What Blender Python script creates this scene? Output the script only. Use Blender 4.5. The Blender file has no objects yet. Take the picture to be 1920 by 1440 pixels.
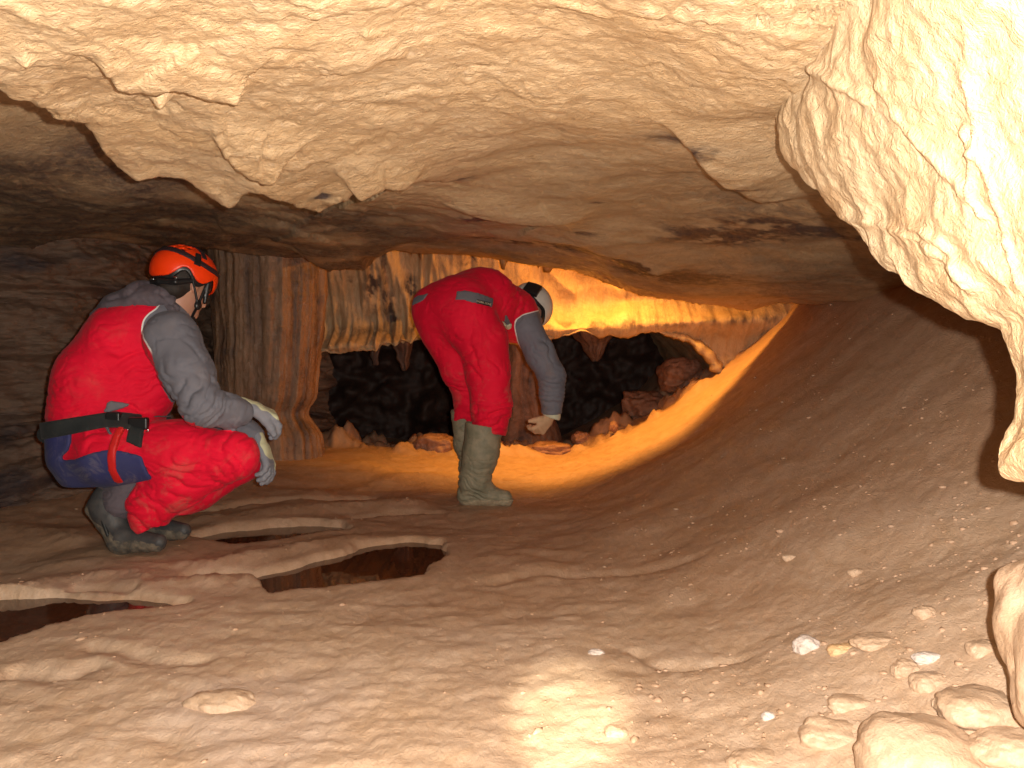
import bpy, math, random
import numpy as np
from mathutils import Vector

SC = bpy.context.scene
COL = SC.collection

# ---------------------------------------------------------------- camera
F = 1493.0                      # focal length of the photograph in its own pixels
TH = math.atan(40 / F)          # the camera looks down by this much
CAM = np.array([0.0, 0.0, 0.7])
cam_data = bpy.data.cameras.new('camera')
cam_data.sensor_width = 36.0
cam_data.lens = F / 1920 * 36
cam_data.clip_start = 0.02
cam_data.clip_end = 100
cam = bpy.data.objects.new('camera', cam_data)
cam.location = CAM
cam.rotation_euler = (math.pi / 2 - TH, 0, 0)
COL.objects.link(cam)
SC.camera = cam

# ---------------------------------------------------------------- world (a cave: no daylight reaches it)
w = bpy.data.worlds.new("World")
SC.world = w
w.use_nodes = True
w.node_tree.nodes['Background'].inputs['Color'].default_value = (0.5, 0.3, 0.2, 1)
w.node_tree.nodes['Background'].inputs['Strength'].default_value = 0.0

def P(px, py, d):
    xc = (px - 960) / F * d
    yc = -(py - 720) / F * d
    c, s = math.cos(TH), math.sin(TH)
    return np.array([xc, yc * s + d * c, 0.7 + yc * c - d * s])

def G(px, py, z):               # point on the level z seen at this pixel
    a = P(px, py, 1.0) - CAM
    t = (z - 0.7) / a[2]
    return CAM + a * t

# ---------------------------------------------------------------- lamps
def lamp(name, kind, loc, energy, color, size, target=None, **kw):
    l = bpy.data.lights.new(name, kind)
    l.energy = energy
    l.color = color
    l.shadow_soft_size = size
    for k, v in kw.items():
        setattr(l, k, v)
    o = bpy.data.objects.new(name, l)
    o.location = loc
    if target is not None:
        o.rotation_euler = (Vector(target) - Vector(loc)).to_track_quat('-Z', 'Y').to_euler()
    COL.objects.link(o)
    return o

lamp('camera_flash', 'POINT', (0.045, 0.0, 0.721), 238, (1.0, 0.925, 0.83), 0.007)
hb = G(1068, 1345, 0.0)
lamp('photographer_headlamp', 'SPOT', (0.03, -0.08, 0.86), 400, (1.0, 0.93, 0.72), 0.01,
     target=hb, spot_size=math.radians(9.4), spot_blend=1.0)
lamp('floodlight_behind_lip', 'SPOT', P(1110, 320, 5.2), 290, (1.0, 0.46, 0.08), 0.17, target=P(1190, 900, 5.0), spot_size=math.radians(118), spot_blend=1.0)
lamp('wall_fill_behind_lip', 'POINT', P(1060, 330, 5.12), 36, (1.0, 0.43, 0.07), 0.05)  # added fill lamp for the wall that the floodlight's cone misses

SC.view_settings.view_transform = 'Standard'
SC.view_settings.look = 'None'
SC.view_settings.exposure = 0.12
SC.view_settings.gamma = 1.0
SC.cycles.max_bounces = 6
SC.cycles.diffuse_bounces = 5
SC.cycles.use_denoising = True
SC.cycles.sample_clamp_indirect = 4.0

# ---------------------------------------------------------------- numpy helpers
_rng = np.random.RandomState(7)
_perm = _rng.permutation(256).astype(np.int32)
_perm = np.concatenate([_perm, _perm, _perm[:2]])
_gr = _rng.normal(size=(256, 3)).astype(np.float32)
_gr /= np.linalg.norm(_gr, axis=1, keepdims=True)

def perlin(p):
    p = np.asarray(p, np.float32)
    i = np.floor(p).astype(np.int32)
    f = p - i
    i &= 255
    u = f * f * f * (f * (f * 6 - 15) + 10)
    out = 0
    for dx in (0, 1):
        for dy in (0, 1):
            for dz in (0, 1):
                h = _perm[_perm[_perm[(i[:, 0] + dx) & 255] + ((i[:, 1] + dy) & 255)] + ((i[:, 2] + dz) & 255)]
                g = _gr[h]
                d = g[:, 0] * (f[:, 0] - dx) + g[:, 1] * (f[:, 1] - dy) + g[:, 2] * (f[:, 2] - dz)
                wx = u[:, 0] if dx else 1 - u[:, 0]
                wy = u[:, 1] if dy else 1 - u[:, 1]
                wz = u[:, 2] if dz else 1 - u[:, 2]
                out = out + d * wx * wy * wz
    return out * 1.5

def fbm(p, scale, oct=4, gain=0.5, off=0.0):
    s, a = 0, 1.0
    q = np.asarray(p, np.float32) * scale + off
    for k in range(oct):
        s = s + a * perlin(q + 17.3 * k)
        q = q * 2.03
        a *= gain
    return s

def sstep(a, b, x):
    t = np.clip((x - a) / (b - a), 0, 1)
    return t * t * (3 - 2 * t)

def polyline_sd(X, Y, pts):
    """distance to a polyline, signed (left of its direction is +), and position 0..1 along it"""
    pts = np.asarray(pts, float)
    seg = np.linalg.norm(np.diff(pts, axis=0), axis=1)
    cum = np.concatenate([[0], np.cumsum(seg)])
    best = np.full(X.shape, 1e9)
    sgn = np.ones(X.shape)
    tt = np.zeros(X.shape)
    for k in range(len(pts) - 1):
        a, b = pts[k], pts[k + 1]
        e = b - a
        L2 = max(e @ e, 1e-12)
        t = np.clip(((X - a[0]) * e[0] + (Y - a[1]) * e[1]) / L2, 0, 1)
        dx = X - a[0] - t * e[0]
        dy = Y - a[1] - t * e[1]
        d = np.hypot(dx, dy)
        m = d < best
        best = np.where(m, d, best)
        cr = e[0] * (Y - a[1]) - e[1] * (X - a[0])
        sgn = np.where(m, np.where(cr >= 0, 1.0, -1.0), sgn)
        tt = np.where(m, (cum[k] + t * seg[k]) / cum[-1], tt)
    return best, sgn, tt

def inside(X, Y, poly):
    poly = np.asarray(poly, float)
    c = np.zeros(X.shape, bool)
    n = len(poly)
    for i in range(n):
        x1, y1 = poly[i]
        x2, y2 = poly[(i + 1) % n]
        if y1 == y2:
            continue
        c ^= ((y1 > Y) != (y2 > Y)) & (X < (x2 - x1) * (Y - y1) / (y2 - y1) + x1)
    return c

def poly_sd(X, Y, poly):         # negative inside
    poly = list(map(tuple, poly))
    d, _, _ = polyline_sd(X, Y, poly + [poly[0]])
    return np.where(inside(X, Y, poly), -d, d)

def smooth_pts(pts, n=8):        # Catmull-Rom through the points, any dimension
    p = np.asarray(pts, float)
    p = np.vstack([2 * p[0] - p[1], p, 2 * p[-1] - p[-2]])
    out = []
    for i in range(1, len(p) - 2):
        for k in range(n):
            t = k / n
            out.append(0.5 * ((2 * p[i]) + (-p[i - 1] + p[i + 1]) * t + (2 * p[i - 1] - 5 * p[i] + 4 * p[i + 1] - p[i + 2]) * t * t
                              + (-p[i - 1] + 3 * p[i] - 3 * p[i + 1] + p[i + 2]) * t ** 3))
    out.append(p[-2])
    return np.array(out)

def mesh_obj(name, V, Fq, mat=None, parent=None, smooth=True, attrs=None):
    V = np.asarray(V, np.float32)
    Fq = np.asarray(Fq, np.int32)
    me = bpy.data.meshes.new(name)
    me.vertices.add(len(V))
    me.vertices.foreach_set('co', V.ravel())
    nf, k = Fq.shape
    me.loops.add(nf * k)
    me.loops.foreach_set('vertex_index', Fq.ravel())
    me.polygons.add(nf)
    me.polygons.foreach_set('loop_start', np.arange(0, nf * k, k, dtype=np.int32))
    me.polygons.foreach_set('loop_total', np.full(nf, k, np.int32))
    if smooth:
        me.polygons.foreach_set('use_smooth', np.ones(nf, bool))
    for an, av in (attrs or {}).items():
        at = me.attributes.new(an, 'FLOAT', 'POINT')
        at.data.foreach_set('value', np.asarray(av, np.float32).ravel())
    me.update(calc_edges=True)
    me.validate()
    o = bpy.data.objects.new(name, me)
    COL.objects.link(o)
    if mat:
        me.materials.append(mat)
    if parent:
        o.parent = parent
        o.matrix_parent_inverse = parent.matrix_basis.inverted()
    return o

def grid_faces(nr, nc, flip=False):
    i = np.arange(nr * nc).reshape(nr, nc)
    a, b, c, d = i[:-1, :-1].ravel(), i[:-1, 1:].ravel(), i[1:, 1:].ravel(), i[1:, :-1].ravel()
    return np.stack([a, d, c, b] if flip else [a, b, c, d], 1)

def vnormals(V, Fq):
    n = np.cross(V[Fq[:, 1]] - V[Fq[:, 0]], V[Fq[:, -1]] - V[Fq[:, 0]])
    N = np.zeros_like(V)
    for k in range(Fq.shape[1]):
        for c in range(3):
            N[:, c] += np.bincount(Fq[:, k], n[:, c], len(V))
    return N / (np.linalg.norm(N, axis=1, keepdims=True) + 1e-12)

def tag(o, label, cat=None, group=None, kind=None):
    o['label'] = label
    if cat: o['category'] = cat
    if group: o['group'] = group
    if kind: o['kind'] = kind
    return o

# ---------------------------------------------------------------- materials
class NT:
    def __init__(s, name):
        s.m = bpy.data.materials.new(name)
        s.m.use_nodes = True
        s.t = s.m.node_tree
        s.n = s.t.nodes
        s.b = s.n['Principled BSDF']
        s.co = s.n.new('ShaderNodeTexCoord').outputs['Object']
    def link(s, a, b): s.t.links.new(a, b)
    def node(s, t, **kw):
        n = s.n.new(t)
        for k, v in kw.items():
            if k in n.inputs: n.inputs[k].default_value = v
            else: setattr(n, k, v)
        return n
    def mapping(s, scale=(1, 1, 1), rot=(0, 0, 0), src=None):
        n = s.node('ShaderNodeMapping')
        n.inputs['Scale'].default_value = scale
        n.inputs['Rotation'].default_value = rot
        s.link(src or s.co, n.inputs['Vector'])
        return n.outputs[0]
    def noise(s, scale, detail=4, rough=0.5, dist=0.0, vec=None):
        n = s.node('ShaderNodeTexNoise')
        n.inputs['Scale'].default_value = scale
        n.inputs['Detail'].default_value = detail
        n.inputs['Roughness'].default_value = rough
        n.inputs['Distortion'].default_value = dist
        s.link(vec or s.co, n.inputs['Vector'])
        return n.outputs['Fac']
    def attr(s, name):
        n = s.node('ShaderNodeAttribute', attribute_name=name)
        return n.outputs['Fac']
    def rng(s, v, a, b, c=0.0, d=1.0):
        n = s.node('ShaderNodeMapRange')
        n.inputs[1].default_value = a; n.inputs[2].default_value = b
        n.inputs[3].default_value = c; n.inputs[4].default_value = d
        s.link(v, n.inputs[0])
        return n.outputs[0]
    def math(s, op, a, b=None):
        n = s.node('ShaderNodeMath', operation=op)
        for i, x in enumerate((a, b)):
            if x is None: continue
            if isinstance(x, (int, float)): n.inputs[i].default_value = x
            else: s.link(x, n.inputs[i])
        return n.outputs[0]
    def mix(s, f, a, b, blend='MIX'):
        n = s.node('ShaderNodeMix', data_type='RGBA', blend_type=blend)
        for i, x in ((0, f), (6, a), (7, b)):
            if isinstance(x, (int, float)): n.inputs[i].default_value = x
            elif isinstance(x, tuple): n.inputs[i].default_value = (*x, 1)
            else: s.link(x, n.inputs[i])
        return n.outputs[2]
    def bump(s, h, strength=0.5, dist=0.01, prev=None):
        n = s.node('ShaderNodeBump')
        n.inputs['Strength'].default_value = strength
        n.inputs['Distance'].default_value = dist
        s.link(h, n.inputs['Height'])
        if prev is not None: s.link(prev, n.inputs['Normal'])
        return n.outputs[0]
    def out(s, color, rough, normal=None, **kw):
        for k, x in (('Base Color', color), ('Roughness', rough)):
            if isinstance(x, tuple): s.b.inputs[k].default_value = (*x, 1)
            elif isinstance(x, (int, float)): s.b.inputs[k].default_value = x
            else: s.link(x, s.b.inputs[k])
        if normal is not None: s.link(normal, s.b.inputs['Normal'])
        for k, v in kw.items():
            s.b.inputs[k.replace('_', ' ')].default_value = v
        return s.m

def rock_mat(name, c1, c2, c3, stain=(0.035, 0.025, 0.03), rough=(0.35, 0.7), bumps=(0.6, 0.5, 0.35), stretch=(1, 1, 1), rot=(0, 0, 0), fine=60, spec=0.5, dstain=1.0, mud=False, pale=(0.62, 0.5, 0.38)):
    t = NT(name)
    v = t.mapping(stretch, rot)
    big = t.noise(2.3, 5, 0.6, 0.6)
    med = t.noise(9, 6, 0.65, 0.8, v)
    grain = t.noise(170, 3, 0.6)
    col = t.mix(t.rng(big, 0.38, 0.62), c1, c2)
    col = t.mix(t.rng(med, 0.42, 0.72), col, c3)
    col = t.mix(t.rng(t.noise(31, 5, .7, .5, v), 0.58, 0.75, 0, .55), col, pale)
    col = t.mix(t.rng(grain, 0.3, 0.75, 0.0, 0.35), col, t.mix(1.0, col, (0.62, 0.56, 0.52), 'MULTIPLY'))
    st = t.attr('stain')
    sm = t.math('MULTIPLY', st, t.rng(t.noise(14, 6, 0.75, 1.0, v), 0.25, 0.6, 0.35, 1.25))
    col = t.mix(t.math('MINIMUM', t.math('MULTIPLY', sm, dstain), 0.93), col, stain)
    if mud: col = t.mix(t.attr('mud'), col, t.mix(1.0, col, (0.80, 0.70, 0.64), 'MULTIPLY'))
    r = t.rng(t.noise(20, 4, 0.6), 0.35, 0.7, rough[0], rough[1])
    h1 = t.noise(fine * 0.28, 6, 0.62, 1.3, v)
    h2 = t.noise(fine, 5, 0.65, 1.6, v)
    h3 = t.noise(fine * 5, 3, 0.6)
    nb = t.bump(h1, bumps[0], 0.018)
    nb = t.bump(h2, bumps[1], 0.009, nb)
    nb = t.bump(h3, bumps[2], 0.0018, nb)
    return t.out(col, r, nb, Specular_IOR_Level=spec)

M = {}
M['ceiling'] = rock_mat('ceiling_limestone', (0.52, 0.355, 0.195), (0.57, 0.415, 0.25), (0.45, 0.295, 0.155), stretch=(1, 1.5, 1), rot=(0, 0, .5), bumps=(.5, .65, .45), rough=(.28, .6))
M['ledge'] = rock_mat('ledge_limestone', (0.57, 0.41, 0.24), (0.62, 0.48, 0.31), (0.50, 0.33, 0.18), fine=70, bumps=(.5, .55, .4))
M['floor'] = rock_mat('floor_mud', (0.60, 0.43, 0.295), (0.63, 0.47, 0.34), (0.52, 0.355, 0.225), stain=(0.55, 0.44, 0.38), rough=(0.38, 0.75), stretch=(1.4, .8, 1), bumps=(.22, .4, .45), fine=45, dstain=.6, mud=True)
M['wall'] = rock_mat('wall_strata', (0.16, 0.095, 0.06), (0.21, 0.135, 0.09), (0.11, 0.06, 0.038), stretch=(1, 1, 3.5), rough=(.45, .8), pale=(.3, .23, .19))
M['back'] = rock_mat('flowstone_wall', (0.50, 0.35, 0.19), (0.58, 0.42, 0.25), (0.40, 0.26, 0.13), stretch=(3, 3, .8), rough=(.3, .6))
M['column'] = rock_mat('flowstone_column', (0.32, 0.175, 0.095), (0.37, 0.215, 0.12), (0.26, 0.14, 0.075), stretch=(2.5, 2.5, .6), rough=(.22, .55))
M['recess'] = rock_mat('recess_rock', (0.36, 0.19, 0.12), (0.42, 0.23, 0.15), (0.24, 0.12, 0.07))
M['shaded_recess'] = rock_mat('shaded_recess_rock', (0.06, 0.03, 0.022), (0.075, 0.04, 0.028), (0.035, 0.018, 0.013), pale=(.09, .05, .04))  # deep shade of the recess put into the rock colour
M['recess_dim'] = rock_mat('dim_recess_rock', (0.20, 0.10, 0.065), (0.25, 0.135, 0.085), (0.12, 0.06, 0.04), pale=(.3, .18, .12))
# ================================================================ the cave
def persp_grid(d0, d1, ratio, us):
    n = int(math.log(d1 / d0) / math.log(ratio)) + 1
    d = d0 * ratio ** np.arange(n)
    U, D = np.meshgrid(us, d)
    return U * D, D, len(d), len(us)

us = np.concatenate([np.linspace(-1.7, -0.72, 90, endpoint=False), np.linspace(-0.72, 0.72, 620, endpoint=False), np.linspace(0.72, 1.7, 90)])

def plan(pts, z):
    return [G(x, y, z)[:2] for x, y in pts]

# ---- floor -------------------------------------------------------
POOL_Z = -0.017
pool_px = [
    [(-420, 1330), (-200, 1262), (0, 1208), (70, 1184), (150, 1163), (235, 1148), (330, 1140), (352, 1131), (262, 1120), (130, 1120), (0, 1122), (-200, 1145), (-420, 1180)],
    [(512, 1117), (600, 1106), (700, 1094), (790, 1080), (800, 1062), (835, 1046), (829, 1017), (760, 1013), (695, 1019), (640, 1038), (560, 1060), (478, 1086)],
    [(340, 1012), (430, 1024), (505, 1018), (560, 1007), (650, 995), (640, 984), (560, 982), (500, 986), (420, 992)],
]
pools = [plan(p, -0.01) for p in pool_px]
ridge_px = [  # rimstone dams: polyline, height, width
    ([(-300, 1130), (0, 1112), (120, 1085), (250, 1080), (275, 1096), (360, 1096), (440, 1092), (500, 1106)], 0.020, 0.07),
    ([(60, 1052), (180, 1058), (330, 1062), (420, 1058), (520, 1040), (610, 1022), (690, 1003)], 0.018, 0.065),
    ([(330, 978), (450, 972), (560, 962), (700, 950), (830, 948)], 0.022, 0.09),
    ([(-200, 1000), (60, 1000), (160, 1020)], 0.02, 0.1),
    ([(500, 935), (640, 925), (760, 905), (860, 900)], 0.014, 0.09),
    ([(-300, 1262), (0, 1228), (150, 1186), (260, 1170), (380, 1146), (510, 1135), (650, 1112), (790, 1098), (860, 1082)], 0.004, 0.10),
]
groove_px = [
    ([(330, 962), (420, 957), (500, 947), (610, 941), (720, 932)], 0.035, 0.035),
    ([(640, 972), (740, 962), (850, 962)], 0.02, 0.03),
    ([(120, 1104), (190, 1102), (260, 1108)], 0.02, 0.03),
    ([(330, 1078), (420, 1078), (520, 1068), (640, 1040)], 0.035, 0.035),
    ([(140, 1215), (230, 1220), (300, 1238), (420, 1232)], 0.015, 0.03),
    ([(0, 1262), (120, 1265), (200, 1240)], 0.02, 0.04),
    ([(1180, 1215), (1260, 1262), (1420, 1270)], 0.012, 0.02),
    ([(900, 1100), (1000, 1078), (1180, 1085), (1350, 1098)], 0.012, 0.03),
]
def floor_z(X, Y):
    x0 = 0.12 + 0.08 * np.sin(Y * 1.3) + 0.08 * sstep(1.2, 2.0, Y)
    s = np.maximum(X - x0, 0)
    z = 0.42 * s ** 1.7
    z += 0.05 * sstep(-0.2, -1.6, X) * sstep(3.0, 4.5, Y)
    z += 0.035 * sstep(4.2, 5.2, Y)
    # wide fall into the far recess
    z -= 0.16 * sstep(6.1, 6.9, Y + .25 * np.sin(X * 5)) * sstep(2.6, 1.2, X)
    P3 = np.stack([X.ravel(), Y.ravel(), np.zeros(X.size)], 1)
    sh = X.shape
    n1 = fbm(P3, 1.6, 3).reshape(sh)
    n2 = fbm(P3 * [1, 1.6, 1], 7, 4, 0.55, 5).reshape(sh)
    n3 = fbm(P3, 38, 3, 0.55, 9).reshape(sh)
    lump = np.abs(fbm(P3 * [1, 1.5, 1], 4.5, 2, 0.5, 31)).reshape(sh)
    bank = sstep(0.1, 0.6, X)
    pd = np.minimum.reduce([poly_sd(X, Y, q) for q in pools])
    quiet = 1 - .85 * sstep(.22, .05, pd)
    n2r = n2; n1r = fbm(P3, 3.1, 2, .5, 93).reshape(sh)
    n1 = n1 * quiet; n2 = n2 * (quiet * .6 + .4); lump = .25 + (lump - .25) * quiet
    near = sstep(2.1, 1.4, Y) * (1 - bank)
    z *= 1
    nl = sstep(2.9, 2.0, Y) * sstep(0.3, -.1, X)
    z += 0.024 * n1 * (1 - .6 * nl) + 0.0052 * n2 * (1 - .6 * bank) + (0.0016 + .0006 * bank) * n3 + (0.0045 + 0.004 * near) * (lump - 0.25) * (1 - .9 * bank)
    # rough breakdown rubble beyond the lamp-lit strip
    far = sstep(5.55, 5.9, Y + 0.12 * n1)
    z += far * 0.16 * np.maximum(fbm(P3, 3.6, 4, .55, 77).reshape(sh) + .05, 0) * sstep(8, 7, Y)
    for pts, h, wd in ridge_px:
        pp = smooth_pts(plan(pts, 0.0), 6)
        d, sg, t = polyline_sd(X, Y, pp)
        sc = 1 + 0.16 * np.sin(t * 62 + 9 * n2r) * np.exp(-(d / wd) ** 2)
        e = sstep(0, .1, t) * sstep(1, .9, t)
        z += h * sc * np.exp(-(d * (1 + .3 * n2) / wd) ** 2) * (0.35 + .65 * e)
    for pts, h, wd in groove_px:
        pp = smooth_pts(plan(pts, 0.0), 6)
        d, sg, t = polyline_sd(X, Y, pp)
        e = sstep(0, .12, t) * sstep(1, .88, t)
        z -= h * np.exp(-(d * (1 + .35 * n2) / wd) ** 2) * e
    for pl in pools:
        d = poly_sd(X, Y, pl) + 0.018 * n2r + .003 * np.sin(X * 55)
        wd_ = .012 + .05 * sstep(-.3, .6, n1r)
        z -= 0.10 * sstep(0.016, -wd_, d)
        lip = np.exp(-((d - 0.045) / 0.035) ** 2)
        z += 0.004 * lip
    for (cx, cy), r, z0 in (((P(255, 1000, 2.93)[0], 2.93), .26, .014), ((P(300, 1000, 3.05)[0], 3.05), .2, .014), ((P(905, 940, 3.9)[0], 3.92), .26, 0.0), ((P(905, 940, 4.25)[0], 4.25), .2, 0.0)):
        wq = np.exp(-(np.hypot(X - cx, Y - cy) / r) ** 4)
        z = z * (1 - wq) + (z0 + .006 * n2) * wq
    return z

X, Y, nr, nc = persp_grid(0.35, 9.0, 1.0062, us)
Z = floor_z(X, Y)
V = np.stack([X, Y, Z], -1).reshape(-1, 3)
pale = sstep(.15, .55, fbm(V, 1.3, 3, .5, 3)) * sstep(0.3, -1.0, V[:, 0]) * sstep(3.3, 2.2, V[:, 1]) * .9
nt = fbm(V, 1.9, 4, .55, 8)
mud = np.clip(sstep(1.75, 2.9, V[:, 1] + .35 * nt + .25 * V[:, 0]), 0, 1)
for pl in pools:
    mud = np.maximum(mud, 1.25 * sstep(.01, -.01, poly_sd(V[:, 0], V[:, 1], pl)))  # pool interiors take the darker floor tone as well
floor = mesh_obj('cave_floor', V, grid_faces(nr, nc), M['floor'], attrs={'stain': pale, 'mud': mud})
tag(floor, 'brown mud and rock cave floor rising into a bank on the right', kind='structure')

def floor_at(x, y):
    i = np.argmin(np.abs(Y[:, 0] - y))
    j = np.argmin(np.abs(X[i] - x))
    return float(Z[i, j])

t = NT('pool_water')
nb = t.bump(t.noise(9, 2, .5), 0.03, 0.01)
M['water'] = t.out((0.075, 0.028, 0.015), 0.02, nb, Specular_IOR_Level=0.6)
for k, pl in enumerate(pools):
    c = np.mean(pl, axis=0)
    ring = [c + (np.array(q) - c) * (1 + 0.05 / max(np.linalg.norm(np.array(q) - c), .05)) for q in pl]
    me = bpy.data.meshes.new('pool_water')
    me.from_pydata([(q[0], q[1], POOL_Z - .003 * k) for q in ring], [], [list(range(len(ring)))])
    me.materials.append(M['water'])
    o = bpy.data.objects.new('pool_water', me)
    COL.objects.link(o)
    tag(o, ['dark still water of the pool at the left edge', 'dark still water of the pool in the middle of the dams',
            'thin strip of dark water beside the shoes of the squatting caver'][k], kind='structure')

# ---- ceiling -----------------------------------------------------
ctrl = [  # pixel x, y, distance
    (100, 50, 1.0), (-300, -100, .75), (0, 100, 1.08), (500, 0, 1.05), (960, 0, 1.15), (1300, 0, 1.02), (1500, -50, .95), (960, -300, .7), (300, -300, .62), (1500, -400, .6),
    (240, 280, 1.55), (430, 340, 1.85), (600, 370, 2.05), (350, 150, 1.3), (700, 200, 1.6),
    (960, 200, 1.66), (960, 400, 2.85), (960, 470, 3.9), (1300, 250, 1.75), (1250, 400, 2.8), (1500, 400, 3.0),
    (1300, 530, 4.2), (1500, 545, 4.05), (1100, 300, 2.2), (1200, 540, 4.5), (1650, 500, 3.3), (1800, 500, 3.0), (1700, 300, 1.8),
    (1600, 150, 1.3), (700, 440, 3.7), (620, 490, 4.4), (500, 460, 4.3), (740, 447, 4.2), (800, 455, 4.25), (900, 483, 4.6), (1050, 505, 4.75),
    (1900, 450, 2.6), (1900, 100, 1.1), (2300, 100, 1.0), (1400, 578, 4.55), (1700, 555, 3.9),
    (0, 300, 2.4), (200, 390, 2.9), (350, 420, 3.4), (-400, 300, 2.3), (50, 430, 3.6), (450, 430, 3.5),
    (450, 468, 5.0), (420, 455, 4.6), (520, 465, 4.6), (420, 440, 4.0), (540, 450, 4.0), (300, 430, 4.0), (600, 480, 4.0), (350, 465, 5.2), (550, 480, 5.4),
    (1000, 450, 6.5), (300, 450, 6.0), (1700, 500, 6.5), (1000, 520, 9.0), (0, 500, 9.0)]
cp = np.array([[*P(*c)] for c in ctrl])
cu, cd, cz = cp[:, 0] / cp[:, 1], np.log(cp[:, 1]), cp[:, 2].copy()
rim_px = [(-700, -300), (-400, -110), (-150, 60), (0, 172), (90, 237), (150, 262), (200, 305), (245, 334), (350, 350), (430, 377), (465, 364), (500, 362), (535, 376), (600, 400), (660, 382), (720, 372), (790, 388), (850, 412), (920, 430)]
rim = plan(rim_px, 1.115)
rim = [(-0.75, -1.0)] + [tuple(r) for r in rim]
rim = smooth_pts(rim, 4)
lips = [  # scalloped lips hanging from the main slab, plan level, drop, near width, far width
    ([(190, 95), (215, 150), (260, 172), (320, 172), (375, 186), (415, 207), (445, 219), (490, 210)], 1.12, .04, .09, .012),
    ([(400, 230), (425, 275), (460, 298), (500, 309), (530, 296), (560, 282), (600, 275)], 1.14, .042, .10, .012),
    ([(620, 300), (650, 330), (690, 352), (730, 356), (770, 348), (800, 330)], 1.15, .026, .12, .014),
    ([(830, 350), (880, 380), (960, 395), (1050, 400), (1130, 380)], 1.24, .03, .2, .05),
    ([(1180, 180), (1270, 225), (1330, 275), (1400, 330), (1470, 365), (1560, 382)], 1.21, .06, .16, .02),
    ([(880, 440), (960, 462), (1080, 452), (1180, 470), (1280, 500)], 1.22, .03, .35, .08),
    ([(1050, 500), (1120, 520), (1200, 556), (1290, 566), (1380, 582), (1450, 566)], 1.1, .03, .5, .05),
    ([(260, 455), (420, 468), (540, 470), (600, 495), (670, 508), (720, 478), (745, 448)], 1.25, .055, .5, .06),
    ([(-200, 500), (0, 455), (120, 425), (230, 405), (380, 378)], 1.35, .06, .5, .03),
]
nubs = [(300, 236, 1.10, .035, .016), (50, 132, 1.10, .014, .008), (88, 202, 1.1, .014, .009), (500, 308, 1.11, .02, .03), (445, 218, 1.1, .02, .03), (600, 399, 1.12, .02, .03),
        (258, 338, 1.11, .015, .03), (430, 377, 1.11, .018, .03), (1230, 468, 1.22, .02, .05)]
def ceil_z(X, Y):
    sh = X.shape
    u, d = (X / Y).ravel(), np.log(Y).ravel()
    num = np.zeros(u.size); den = np.full(u.size, 1e-9)
    for a, b, c in zip(cu, cd, cz):
        wt = np.exp(-((u - a) / .16) ** 2 - ((d - b) / .17) ** 2) + 1e-4 / (0.05 + (u - a) ** 2 + (d - b) ** 2) ** 2
        num += wt * c; den += wt
    z = (num / den).reshape(sh)
    P3 = np.stack([X.ravel(), Y.ravel(), np.zeros(X.size)], 1)
    n1 = fbm(P3, 1.7, 3, .5, 40).reshape(sh)
    n2 = fbm(P3, 6.0, 4, .55, 50).reshape(sh)
    lob = np.abs(fbm(P3 + .15 * n2.ravel()[:, None] * [1, 1, 0], 5.5, 2, .45, 60)).reshape(sh)
    lob2 = np.abs(fbm(P3, 22, 2, .5, 66)).reshape(sh)
    n3 = fbm(P3, 45, 3, .55, 70).reshape(sh)
    mid = sstep(-.25, .1, X / Y) * sstep(1.0, 1.8, Y)          # the smoother water-worn part
    amp = 1 - .6 * mid
    z += .03 * n1 + .0075 * n2 * amp - .014 * amp * (lob - .25) - .002 * amp * (lob2 - .2) + .0022 * n3
    dd, sg, t = polyline_sd(X, Y, rim)
    s = dd * sg + .012 * n2
    taper = sstep(1.0, .80, t)
    z += 0.20 * taper * sstep(-.006, .05, s) * (1 - .95 * sstep(.3, 1.0, s))
    z += -0.014 * np.exp(-((s + .03) / .05) ** 2) * taper
    for pts, zl, h, wn, wf in lips:
        pp = smooth_pts(plan(pts, zl), 6)
        dd, sg, t = polyline_sd(X, Y, pp)
        dd = np.maximum(dd + .006 * n2, 0)
        e = sstep(0, .45, t) * sstep(1, .6, t)
        wd = np.where(sg > 0, wf, wn)
        z -= h * (e ** .8) * np.exp(-(dd / wd) ** 2) * (1 + .25 * n2)
    for px, py, zl, h, r in nubs:
        c = G(px, py, zl)
        z -= h * np.exp(-(np.hypot(X - c[0], Y - c[1]) / r) ** 1.5)
    # beyond the front lip the roof steps up into the lamp-lit chimney
    lip_px = [(560, 500), (620, 506), (690, 506), (742, 447), (800, 455), (900, 484), (1000, 494), (1100, 516), (1200, 556), (1290, 566), (1400, 582), (1450, 568), (1500, 560)]
    lip_d = [4.6, 4.6, 4.65, 4.95, 5.06, 5.08, 4.98, 4.92, 4.92, 5.1, 5.3, 5.45, 5.6]
    lp = [(P(a, b, c)[0], c) for (a, b), c in zip(lip_px, lip_d)]
    lx = np.array([q[0] for q in lp]); ly = np.array([q[1] for q in lp])
    edge = np.interp(X, lx, ly)
    s = Y - edge + .05 * n2 + .03 * n1
    inx = sstep(-1.25, -1.05, X) * sstep(1.95, 1.7, X)
    z += 1.25 * sstep(0, .10, s) * inx
    # pin the visible lip height
    lz = np.interp(X, lx, np.array([P(a, b, c)[2] for (a, b), c in zip(lip_px, lip_d)]))
    wl = np.exp(-((Y - edge) / .35) ** 2) * inx * (Y < edge + .01)
    z = z * (1 - wl) + (lz + .012 * n2 + .008 * n3) * wl
    return z
X2, Y2, nr2, nc2 = persp_grid(0.28, 9.0, 1.0062, us)
Z2 = ceil_z(X2, Y2)
V = np.stack([X2, Y2, Z2], -1).reshape(-1, 3)
st = np.zeros(len(V))
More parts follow.
